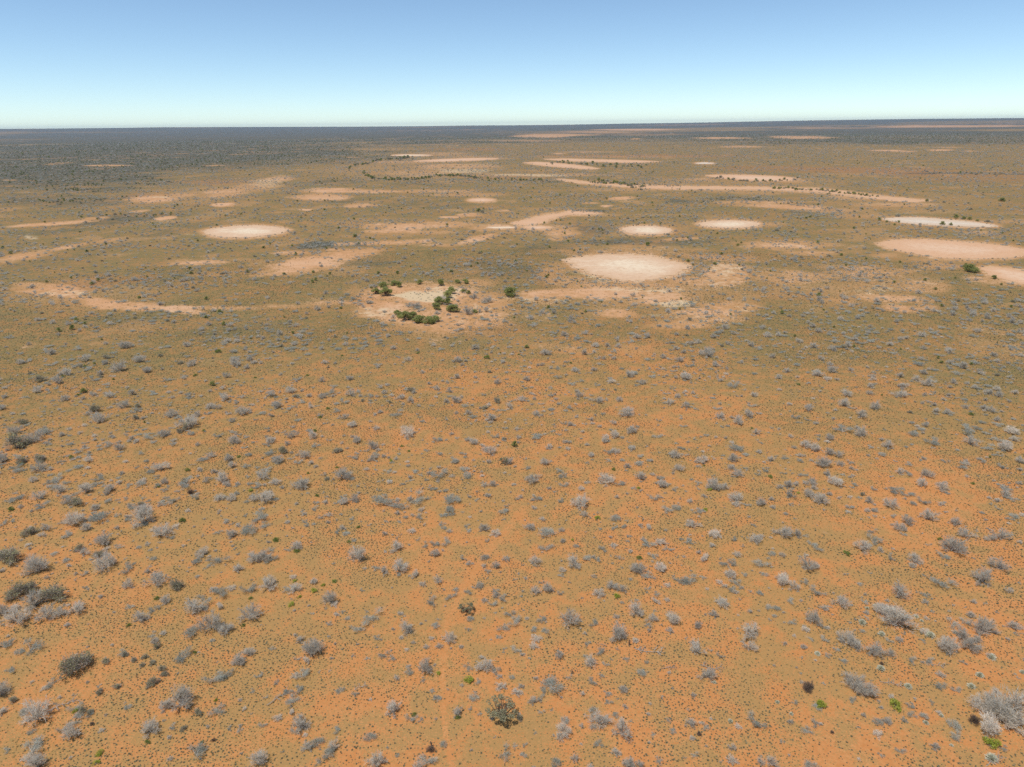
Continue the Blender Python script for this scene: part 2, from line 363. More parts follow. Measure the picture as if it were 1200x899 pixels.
    bsum = B.math('ADD', bsum, B.math('MULTIPLY', B.math('SUBTRACT', n_l, .5), .75))
    bsum = B.math('ADD', bsum, B.math('MULTIPLY', B.math('SUBTRACT', n_x, .5), 1.5))
    halo = B.math('MULTIPLY', B.ss(B.math('ADD', B.math('MULTIPLY', bare, 1.3), B.math('MULTIPLY', B.math('SUBTRACT', n_x, .5), .9)), .22, .7), .6)
    col = B.mix(halo, col, (.50, .27, .115))
    bfac = B.math('MULTIPLY', B.ss(bsum, .36, .84), B.math('MULTIPLY_ADD', B.ss(n_s, .3, .6), .25, .75))
    barecol = B.mix(B.ss(n_l, .3, .7), (.56, .29, .135), (.62, .37, .21))
    barecol = B.mix(B.math('MULTIPLY', red, .6), barecol, (.56, .25, .095))
    col = B.mix(bfac, col, barecol)
    psum = B.math('ADD', pale, B.math('MULTIPLY', B.math('SUBTRACT', n_m, .5), 1.2))
    pfac = B.ss(psum, .32, .8)
    col = B.mix(B.math('MULTIPLY', pfac, .85), col, (.60, .46, .28))
    # bluish scrub
    spot = B.ss(vor2.outputs['Distance'], .75, .35)
    dsum = B.math('ADD', dark, B.math('MULTIPLY', B.math('SUBTRACT', n_l, .5), .9))
    dfac = B.math('MULTIPLY', B.ss(B.math('ADD', dsum, B.math('MULTIPLY', B.math('SUBTRACT', n_x, .5), .8)), .12, .85), B.math('MULTIPLY_ADD', spot, .38, .52), clamp=True)
    dcol = B.mix(n_m, (.036, .058, .060), (.085, .092, .066))
    col = B.mix(dfac, col, dcol)
    # grit
    col = B.mix(B.math('MULTIPLY', B.ss(n_f, .55, .75), .18), col, (.25, .13, .06))
    nt.links.new(col, bs.inputs['Base Color'])
    bs.inputs['Roughness'].default_value = .95
    bs.inputs['Specular IOR Level'].default_value = .1
    bump = B.n('ShaderNodeBump'); bump.inputs['Strength'].default_value = .5; bump.inputs['Distance'].default_value = .08
    nt.links.new(B.math('ADD', n_s, B.math('MULTIPLY', n_f, .35)), bump.inputs['Height'])
    nt.links.new(bump.outputs[0], bs.inputs['Normal'])
    me.materials.append(m)
    o = bpy.data.objects.new('ground', me); COL.objects.link(o)
    o['kind'] = 'structure'
    o['label'] = 'flat orange sand plain with sparse grass cover running to the horizon'
    return o
build_ground()

# ------------------------------------------------------------------ clay pans
def pan_material(name, c_mid, c_edge, c_spot):
    m, nt, bs = new_mat(name); B = NB(nt)
    geo = B.n('ShaderNodeNewGeometry').outputs['Position']
    e = B.n('ShaderNodeAttribute', attribute_name='rim').outputs['Fac']
    n1 = B.noise(geo, .05, 5, .6, .4); n2 = B.noise(geo, .45, 4, .6); n3 = B.noise(geo, .012, 4, .6)
    esum = B.math('ADD', e, B.math('MULTIPLY', B.math('SUBTRACT', n1, .5), 1.3))
    esum = B.math('ADD', esum, B.math('MULTIPLY', B.math('SUBTRACT', B.noise(geo, .16, 4, .7), .5), .5))
    col = B.mix(B.ss(esum, .15, .85), c_mid, c_edge)
    rimn = B.math('ADD', e, B.math('MULTIPLY', B.math('SUBTRACT', B.noise(geo, .35, 4, .7), .5), .9))
    col = B.mix(B.math('MULTIPLY', B.ss(rimn, .80, 1.1), .65), col, (.54, .33, .165))
    col = B.mix(B.math('MULTIPLY', B.ss(n3, .45, .7), .5), col, c_edge)
    col = B.mix(B.math('MULTIPLY', B.ss(n2, .45, .7), .55), col, c_spot)
    nt.links.new(col, bs.inputs['Base Color'])
    bs.inputs['Roughness'].default_value = .9; bs.inputs['Specular IOR Level'].default_value = .15
    bp = B.n('ShaderNodeBump'); bp.inputs['Strength'].default_value = .3; bp.inputs['Distance'].default_value = .05
    nt.links.new(n2, bp.inputs['Height']); nt.links.new(bp.outputs[0], bs.inputs['Normal'])
    return m
M_CREAM = pan_material('cream_clay', (.74, .59, .41), (.64, .43, .27), (.50, .31, .18))
M_PINK = pan_material('pink_clay', (.67, .45, .29), (.62, .37, .21), (.54, .29, .15))
M_WHITE = pan_material('white_clay', (.66, .56, .44), (.62, .46, .32), (.45, .36, .25))

def pan(outline, mat, label, wob=.07, seed=0):
    """outline: photo-pixel polygon -> gently domed sheet on the ground"""
    P = np.array(outline, float)
    n = 420
    Q = np.vstack([P, P[:1]])
    # closed Catmull-Rom
    k = len(P); out = []
    for i in range(k):
        p0, p1, p2, p3 = P[(i - 1) % k], P[i], P[(i + 1) % k], P[(i + 2) % k]
        for t in np.linspace(0, 1, max(6, n // k), endpoint=False):
            out.append(.5 * ((2 * p1) + (-p0 + p2) * t + (2 * p0 - 5 * p1 + 4 * p2 - p3) * t * t + (-p0 + 3 * p1 - 3 * p2 + p3) * t ** 3))
    out = np.array(out)
    X, Y = ground_at(out[:, 0], out[:, 1])
    C = np.array([X.mean(), Y.mean()])
    size = math.sqrt((X.max() - X.min()) * (Y.max() - Y.min()))
    nrm = np.stack([X - C[0], Y - C[1]], -1); L = np.hypot(*nrm.T)
    # wobble by local noise, along the normal of the outline
    tx = np.roll(X, -1) - np.roll(X, 1); ty = np.roll(Y, -1) - np.roll(Y, 1); tl = np.hypot(tx, ty) + 1e-6
    w = (fbm(X, Y, size * .16, 3, off=seed * 1.3) - .5) * size * wob * 1.9 + (fbm(X, Y, size * .035, 3, off=seed, g=.7) - .5) * size * wob * 1.3
    width = min(X.max() - X.min(), Y.max() - Y.min())
    w = np.clip(w, -width * .12, width * .12)
    X = X + ty / tl * w; Y = Y - tx / tl * w
    N = len(X)
    # rings inwards along the outline normal-ish (towards the nearest point of the medial strip)
    import bmesh
    bm = bmesh.new()
    lay = bm.verts.layers.float.new('rim')
    vs = [bm.verts.new((x - C[0], y - C[1], -.03)) for x, y in zip(X, Y)]
    f = bm.faces.new(vs)
    if f.calc_area() and f.normal.z < 0: f.normal_flip()
    inner = bmesh.ops.inset_region(bm, faces=[f], thickness=min(.25, width * .004), depth=0)['faces']
    for v in f.verts: v.co.z = .05
    for v in bm.verts: v[lay] = 1.0
    bmesh.ops.triangulate(bm, faces=[f])
    bmesh.ops.subdivide_edges(bm, edges=[e for e in bm.edges if e.calc_length() > width * .08 and all(abs(v.co.z - .05) < 1e-3 for v in e.verts)], cuts=3, use_grid_fill=True)
    bnd = np.stack([X - C[0], Y - C[1]], -1)
    bm.normal_update()
    for v in bm.verts:
        d = np.hypot(bnd[:, 0] - v.co.x, bnd[:, 1] - v.co.y).min()
        v[lay] = float(max(0, 1 - d / (width * .45)))
    me = bpy.data.meshes.new('clay_pan'); bm.to_mesh(me); bm.free()
    me.materials.append(mat)
    o = bpy.data.objects.new('clay_pan', me); COL.objects.link(o); o.location = (C[0], C[1], 0)
    o['kind'] = 'structure'; o['label'] = label; o['group'] = 'bare clay pans on the plain'
    return o
for P_, m_, l_, w_ in PAN_SRC: pan(P_, {'CREAM': M_CREAM, 'PINK': M_PINK, 'WHITE': M_WHITE}[m_], l_, wob=w_, seed=PANS.index(P_) + 1)

# ------------------------------------------------------------------ vegetation meshes
class MeshB:
    def __init__(s): s.v = []; s.f = []; s.mi = []
    def tri(s, a, b, c, mi=0):
        n = len(s.v); s.v += [a, b, c]; s.f.append((n, n + 1, n + 2)); s.mi.append(mi)
    def ribbon(s, a, b, w0, w1, mi=0, R=rnd):
        d = b - a
        u = Vector((R.uniform(-1, 1), R.uniform(-1, 1), R.uniform(-1, 1)))
        p = d.cross(u)
        if p.length < 1e-6: return
        p.normalize()
        n = len(s.v)
        s.v += [a - p * w0 / 2, a + p * w0 / 2, b + p * w1 / 2, b - p * w1 / 2]
        s.f.append((n, n + 1, n + 2, n + 3)); s.mi.append(mi)
    def limb(s, pts, r0, r1, mi=0, k=5):
        n0 = len(s.v); m = len(pts)
        for i, p in enumerate(pts):
            d = (pts[min(i + 1, m - 1)] - pts[max(i - 1, 0)]).normalized()
            a = d.cross(Vector((.3, .2, 1))).normalized(); b = d.cross(a)
            r = r0 + (r1 - r0) * i / (m - 1)
            for j in range(k):
                t = 2 * math.pi * j / k
                s.v.append(p + a * (r * math.cos(t)) + b * (r * math.sin(t)))
        for i in range(m - 1):
            for j in range(k):
                j2 = (j + 1) % k
                s.f.append((n0 + i * k + j, n0 + i * k + j2, n0 + (i + 1) * k + j2, n0 + (i + 1) * k + j)); s.mi.append(mi)
        s.f.append(tuple(n0 + (m - 1) * k + j for j in range(k))); s.mi.append(mi)
    def leaf(s, c, sz, R=rnd, mi=0):
        a = Vector((R.gauss(0, 1), R.gauss(0, 1), R.gauss(0, 1))).normalized()
        b = a.cross(Vector((R.gauss(0, 1), R.gauss(0, 1), R.gauss(0, 1)))).normalized()
        n = len(s.v)
        s.v += [c - a * sz, c + b * sz * .55, c + a * sz, c - b * sz * .55]
        s.f.append((n, n + 1, n + 2, n + 3)); s.mi.append(mi)
    def mesh(s, name, mats):
        me = bpy.data.meshes.new(name)
        me.from_pydata([tuple(v) for v in s.v], [], s.f)
        for m in mats: me.materials.append(m)
        me.polygons.foreach_set('material_index', np.array(s.mi, np.int32))
        me.update()
        return me

def plant_mat(name, c1, c2, rough=.85, trans=0.0, spread=.35):
    m, nt, bs = new_mat(name); B = NB(nt)
    inf = B.n('ShaderNodeObjectInfo')
    geo = B.n('ShaderNodeNewGeometry')
    n = B.noise(geo.outputs['Position'], 1.6, 3, .6)
    f = B.math('ADD', B.math('MULTIPLY', n, .7), B.math('MULTIPLY', inf.outputs['Random'], .5))
    f = B.ss(f, .25, .95)
    col = B.mix(f, c1, c2)
    v = B.math('MULTIPLY_ADD', geo.outputs['Random Per Island'], spread, 1 - spread / 2)
    hsv = B.n('ShaderNodeHueSaturation'); nt.links.new(v, hsv.inputs['Value']); nt.links.new(col, hsv.inputs['Color'])
    nt.links.new(hsv.outputs[0], bs.inputs['Base Color'])
    bs.inputs['Roughness'].default_value = rough; bs.inputs['Specular IOR Level'].default_value = .2
    if trans:
        tr = B.n('ShaderNodeBsdfTranslucent'); nt.links.new(hsv.outputs[0], tr.inputs['Color'])
        mx = B.n('ShaderNodeMixShader'); mx.inputs[0].default_value = trans
        nt.links.new(bs.outputs[0], mx.inputs[1]); nt.links.new(tr.outputs[0], mx.inputs[2])
        nt.links.new(mx.outputs[0], nt.nodes['Material Output'].inputs['Surface'])
    return m
M_BARK = plant_mat('grey_bark', (.33, .28, .225), (.43, .37, .30))
M_TWIG = plant_mat('grey_twigs', (.54, .495, .41), (.74, .68, .57), trans=.45)
M_SLATE = plant_mat('slate_twigs', (.44, .445, .375), (.60, .595, .505), trans=.45)
M_WHITEWOOD = plant_mat('bleached_wood', (.66, .59, .48), (.80, .72, .60), trans=.35)
M_BROWN = plant_mat('dark_brown_twigs', (.16, .115, .085), (.25, .18, .13), trans=.2)
M_LIME = plant_mat('lime_leaves', (.36, .40, .055), (.50, .52, .10), trans=.35)
M_GREEN = plant_mat('green_leaves', (.20, .25, .06), (.30, .34, .085), trans=.35)
M_OLIVE = plant_mat('olive_leaves', (.34, .32, .17), (.46, .43, .24), trans=.4)
M_SAGE = plant_mat('sage_leaves', (.27, .265, .16), (.38, .36, .22), trans=.3)
M_DEEP = plant_mat('deep_green_leaves', (.31, .32, .10), (.42, .42, .15), trans=.4)
M_PALE = plant_mat('pale_tussock_blades', (.66, .64, .48), (.78, .76, .60), trans=.3)
M_TUFT = plant_mat('grey_green_blades', (.205, .19, .112), (.335, .31, .185), trans=.4)
M_LIMB = plant_mat('weathered_limb', (.30, .26, .22), (.42, .37, .31))
M_STRAW = plant_mat('straw_blades', (.44, .33, .14), (.56, .42, .19), trans=.4)

def rdir(R, tilt0, tilt1, az=None):
    t = math.radians(R.uniform(tilt0, tilt1)); a = R.uniform(0, 2 * math.pi) if az is None else az
    return Vector((math.sin(t) * math.cos(a), math.sin(t) * math.sin(a), math.cos(t)))
def jit(R, d, s):
    v = d + Vector((R.gauss(0, s), R.gauss(0, s), R.gauss(0, s)))
    return v.normalized()

def branching(R, stems=9, tilt=(8, 72), length=.34, sub=5, twig=6, twl=5, w=.008, up=.25, flat=1.0, spots=None, fine=1.0):
    """woody stems and a cloud of twigs: unit bush about 1 wide"""
    wood, tw = MeshB(), MeshB()
    ends = []
    for i in range(stems):
        a = 2 * math.pi * (i + R.uniform(-.4, .4)) / stems
        d = rdir(R, *tilt, az=a)
        L = length * R.uniform(.7, 1.15)
        p0 = Vector((R.gauss(0, .03), R.gauss(0, .03), -.02))
        p1 = p0 + d * L * .5; d1 = jit(R, d + Vector((0, 0, up * .3)), .18); p2 = p1 + d1 * L * .6
        wood.limb([p0, p1, p2], .017, .009)
        for k in range(sub):
            t = R.uniform(.25, 1); base = p0.lerp(p1, t * 2) if t < .5 else p1.lerp(p2, t * 2 - 1)
            d2 = jit(R, d1 + Vector((0, 0, up * .5)), .42)
            l2 = L * R.uniform(.35, .6); e2 = base + d2 * l2
            wood.limb([base, e2], .008, .004, k=3)
            for q in range(twig):
                b3 = base.lerp(e2, R.uniform(.2, 1)); d3 = jit(R, d2 + Vector((0, 0, up * .4)), .55)
                e3 = b3 + d3 * L * R.uniform(.25, .48)
                tw.ribbon(b3, e3, w * 1.2, w * .7, 0, R)
                for z in range(twl):
                    b4 = b3.lerp(e3, R.uniform(.15, 1)); d4 = jit(R, d3, .75)
                    e4 = b4 + d4 * L * R.uniform(.14, .32) * fine
                    tw.ribbon(b4, e4, w * .9, w * .4, 0, R)
                    ends.append(e4)
    # keep everything above the ground and squash to proportion
    for mb in (wood, tw):
        for v in mb.v:
            v.z *= flat
            if v.z < -.02: v.z = abs(v.z) * .3
    return wood, tw, ends

def dome_fill(R, tw, lobes, n, w, rad=.5, h=.62, ln=(.06, .13)):
    L = []
    for i in range(lobes):
        a = 2 * math.pi * (i + R.uniform(-.35, .35)) / lobes; q = R.uniform(.14, .30)
        L.append((Vector((math.cos(a) * q, math.sin(a) * q, R.uniform(.14, .3))), R.uniform(.15, .24)))
    L.append((Vector((R.gauss(0, .05), R.gauss(0, .05), h * .5)), .24))
    for i in range(n):
        c, q = L[R.randrange(len(L))]
        d = Vector((R.gauss(0, 1), R.gauss(0, 1), R.gauss(0, 1))).normalized()
        p = c + d * q * R.random() ** .45
        if p.z < .02: p.z = abs(p.z) * .5 + .02
        o = Vector((p.x, p.y, p.z * .9 + .05)).normalized()
        o = jit(R, o, .38)
        tw.ribbon(p, p + o * R.uniform(*ln), w, w * .5, 0, R)

VAR = {}
def reg(kind, k, parts, mats):
    """parts: list of (name, MeshB, matlist)"""
    VAR.setdefault(kind, []).append([(n, mb.mesh(n, ml)) for n, mb, ml in parts])
def leaf_clumps(R, mb, centres, n, spread, sz, mi=0):
    for c in centres:
        for i in range(n):
            o = Vector((R.gauss(0, 1), R.gauss(0, 1), R.gauss(0, 1)))
            o = o.normalized() * spread * R.uniform(.35, 1.0) ** .5
            o.z *= .8
            p = c + o
            if p.z < .01: p.z = .01 + R.random() * .04
            mb.leaf(p, sz * R.uniform(.6, 1.3), R, mi)

for k in range(14):      # thornbush: airy grey dome
    R_ = random.Random(100 + k)
    w_, t_, e_ = branching(R_, stems=R_.choice([6, 8, 9, 11]), tilt=(5, R_.choice([58, 68, 76])), length=R_.uniform(.33, .4), sub=5, twig=6, twl=5, w=.0082, up=.35, flat=R_.uniform(.82, 1.0))
    dome_fill(R_, t_, R_.choice([2, 3, 4, 5, 7]), R_.choice([380, 560, 760]), .0078, h=R_.uniform(.55, .7))
    reg('thornbush', k, [('stems', w_, [M_BARK]), ('twigs', t_, [M_TWIG])], None)
for k in range(6):      # low slate shrub: lobed pads of short twigs
    R_ = random.Random(200 + k)
    w_, t_ = MeshB(), MeshB()
    for i in range(R_.choice([5, 7, 9])):
        a = R_.uniform(0, 6.28); d = rdir(R_, 55, 84, az=a); L = R_.uniform(.16, .46)
        e = Vector((0, 0, 0)) + d * L; w_.limb([Vector((0, 0, -.01)), e * .5 + Vector((0, 0, .03)), e], .016, .007, k=4)
        for q in range(150):
            c = e + Vector((R_.gauss(0, .095), R_.gauss(0, .095), abs(R_.gauss(0, .045))))
            dd = jit(R_, d + Vector((0, 0, .5)), .7); dd.z = abs(dd.z)
            t_.ribbon(c, c + dd * R_.uniform(.05, .13), .011, .005, 0, R_)
    reg('grey_shrub', k, [('stems', w_, [M_BARK]), ('twigs', t_, [M_SLATE])], None)
for k in range(4):      # bleached bush
    R_ = random.Random(300 + k)
    w_, t_, e_ = branching(R_, stems=8, tilt=(15, 80), length=.36, sub=5, twig=5, twl=4, w=.011, up=.25, flat=.8)
    dome_fill(R_, t_, R_.choice([3, 5]), 900, .0085, h=.5)
    reg('bleached_bush', k, [('stems', w_, [M_WHITEWOOD]), ('twigs', t_, [M_WHITEWOOD])], None)
for k in range(3):      # dark dead bush
    R_ = random.Random(350 + k)
    w_, t_, e_ = branching(R_, stems=8, tilt=(5, 60), length=.36, sub=5, twig=6, twl=4, w=.011, up=.4, flat=.95)
    dome_fill(R_, t_, 4, 1100, .009, h=.6)
    reg('brown_bush', k, [('stems', w_, [M_BROWN]), ('twigs', t_, [M_BROWN])], None)
for kind, mat, s0 in (('lime_bush', M_LIME, 400), ('green_bush', M_GREEN, 430)):
    for k in range(3):
        R_ = random.Random(s0 + k); lf = MeshB(); st = MeshB()
        cs = []
        for i in range(16):
            d = rdir(R_, 0, 88); c = d * R_.uniform(.2, .36); c.z = max(.1, c.z * .95); cs.append(c)
            st.limb([Vector((0, 0, -.02)), c], .014, .006, k=3)
        leaf_clumps(R_, lf, cs, 46, .14, .034)
        reg(kind, k, [('stems', st, [M_BARK]), ('foliage', lf, [mat])], None)
for k in range(4):      # olive shrub, thin leaves on dark twigs
    R_ = random.Random(500 + k)
    w_, t_, e_ = branching(R_, stems=9, tilt=(5, 74), length=.37, sub=5, twig=5, twl=4, w=.009, up=.3, flat=.85)
    dome_fill(R_, t_, 5, 700, .009, h=.55)
    lf = MeshB()
    for e in R_.sample(e_, min(len(e_), 1500)):
        lf.leaf(e, .026 * R_.uniform(.6, 1.3), R_)
    lf.v += []; n0 = len(lf.v)
    lf.v += t_.v; lf.f += [tuple(i + n0 for i in f) for f in t_.f]; lf.mi += [1] * len(t_.f)
    reg('olive_shrub', k, [('stems', w_, [M_BARK]), ('foliage', lf, [M_OLIVE, M_BARK])], None)
for k in range(2):      # small broad tree seen from above: limbs carrying separate leaf clumps
    R_ = random.Random(600 + k); tr = MeshB(); cr = MeshB()
    tr.limb([Vector((0, 0, -.02)), Vector((.01, 0, .12)), Vector((0, .02, .22))], .035, .022, k=6)
    cs = []
    for i in range(34):
        rr = .42 * math.sqrt(R_.random()) + .04; a = R_.uniform(0, 6.28)
        z = .22 + .38 * math.sqrt(max(0, 1 - (rr / .5) ** 2)) * R_.uniform(.6, 1.05)
        c = Vector((rr * math.cos(a), rr * math.sin(a), z)); cs.append(c)
        mid = c * .5 + Vector((R_.gauss(0, .03), R_.gauss(0, .03), .04))
        tr.limb([Vector((0, 0, .12 + .1 * R_.random())), mid, c], .016, .005, k=4)
    leaf_clumps(R_, cr, cs, 60, .085, .021)
    reg('olive_tree', k, [('trunk', tr, [M_BROWN]), ('crown', cr, [M_SAGE])], None)
for k in range(5):      # dense evergreen small trees of the hollow
    R_ = random.Random(650 + k); tr = MeshB(); cr = MeshB()
    tr.limb([Vector((0, 0, -.02)), Vector((0, 0, .1)), Vector((0, .02, .25))], .04, .025, k=6)
    cs = []
    for i in range(30):
        d = rdir(R_, 0, 100); rr = R_.uniform(.2, .4)
        c = Vector((d.x * rr, d.y * rr, max(.1, .2 + d.z * rr * .95))); cs.append(c)
        tr.limb([Vector((0, 0, .1)), c], .012, .005, k=3)
    leaf_clumps(R_, cr, cs, 70, .125, .032)
    reg('evergreen_tree', k, [('trunk', tr, [M_BROWN]), ('crown', cr, [M_DEEP])], None)
for k in range(3):      # pale round tussock
    R_ = random.Random(700 + k); b = MeshB()
    for i in range(520):
        d = rdir(R_, 0, 92); L = R_.uniform(.36, .5)
        p = d * L * R_.uniform(0, .7); p.z = max(0, p.z)
        b.ribbon(p, p.lerp(d * L, .95) + Vector((R_.gauss(0, .03), R_.gauss(0, .03), 0)), .035, .014, 0, R_)
    for v in b.v: v.z = max(v.z, -.01)
    reg('tussock', k, [('blades', b, [M_PALE])], None)
for k in range(4):      # fallen dead limb, unit length 1
    R_ = random.Random(750 + k); b = MeshB()
    p = Vector((-.5, 0, .03)); pts = [p]; d = Vector((1, 0, 0))
    for i in range(8):
        d = jit(R_, Vector((1, d.y * .6, 0)), .35); d.z = R_.uniform(-.08, .1)
        p = p + d * .13; p.z = min(max(p.z, .025), .1); pts.append(p.copy())
    b.limb(pts, .014, .004, k=6)
    for i in range(14):
        q = pts[R_.randrange(1, 8)]; s = R_.choice([-1, 1])
        e = q + jit(R_, Vector((.6, s * .9, .25)), .3) * R_.uniform(.08, .22); e.z = max(.01, e.z)
        b.limb([q, q.lerp(e, .5) + Vector((0, 0, .02)), e], .010, .003, k=4)
        for z in range(3):
            e2 = e + jit(R_, Vector((.6, s, .3)), .6) * .07; b.limb([q.lerp(e, .7), e2], .005, .002, k=3)
    reg('fallen_limb', k, [('wood', b, [M_LIMB])], None)
for k in range(2):      # upright dead stump with broken arms
    R_ = random.Random(780 + k); b = MeshB()
    b.limb([Vector((0, 0, -.02)), Vector((.03, 0, .35)), Vector((0, .03, .8)), Vector((.04, .0, 1.0))], .09, .04, k=7)
    for i in range(6):
        z0 = R_.uniform(.25, .8); d = rdir(R_, 30, 75)
        e = Vector((.01, 0, z0)) + d * R_.uniform(.2, .45)
        b.limb([Vector((.01, 0, z0)), e - d * .1 + Vector((0, 0, .05)), e], .04, .012, k=5)
    reg('dead_stump', k, [('wood', b, [M_BROWN])], None)

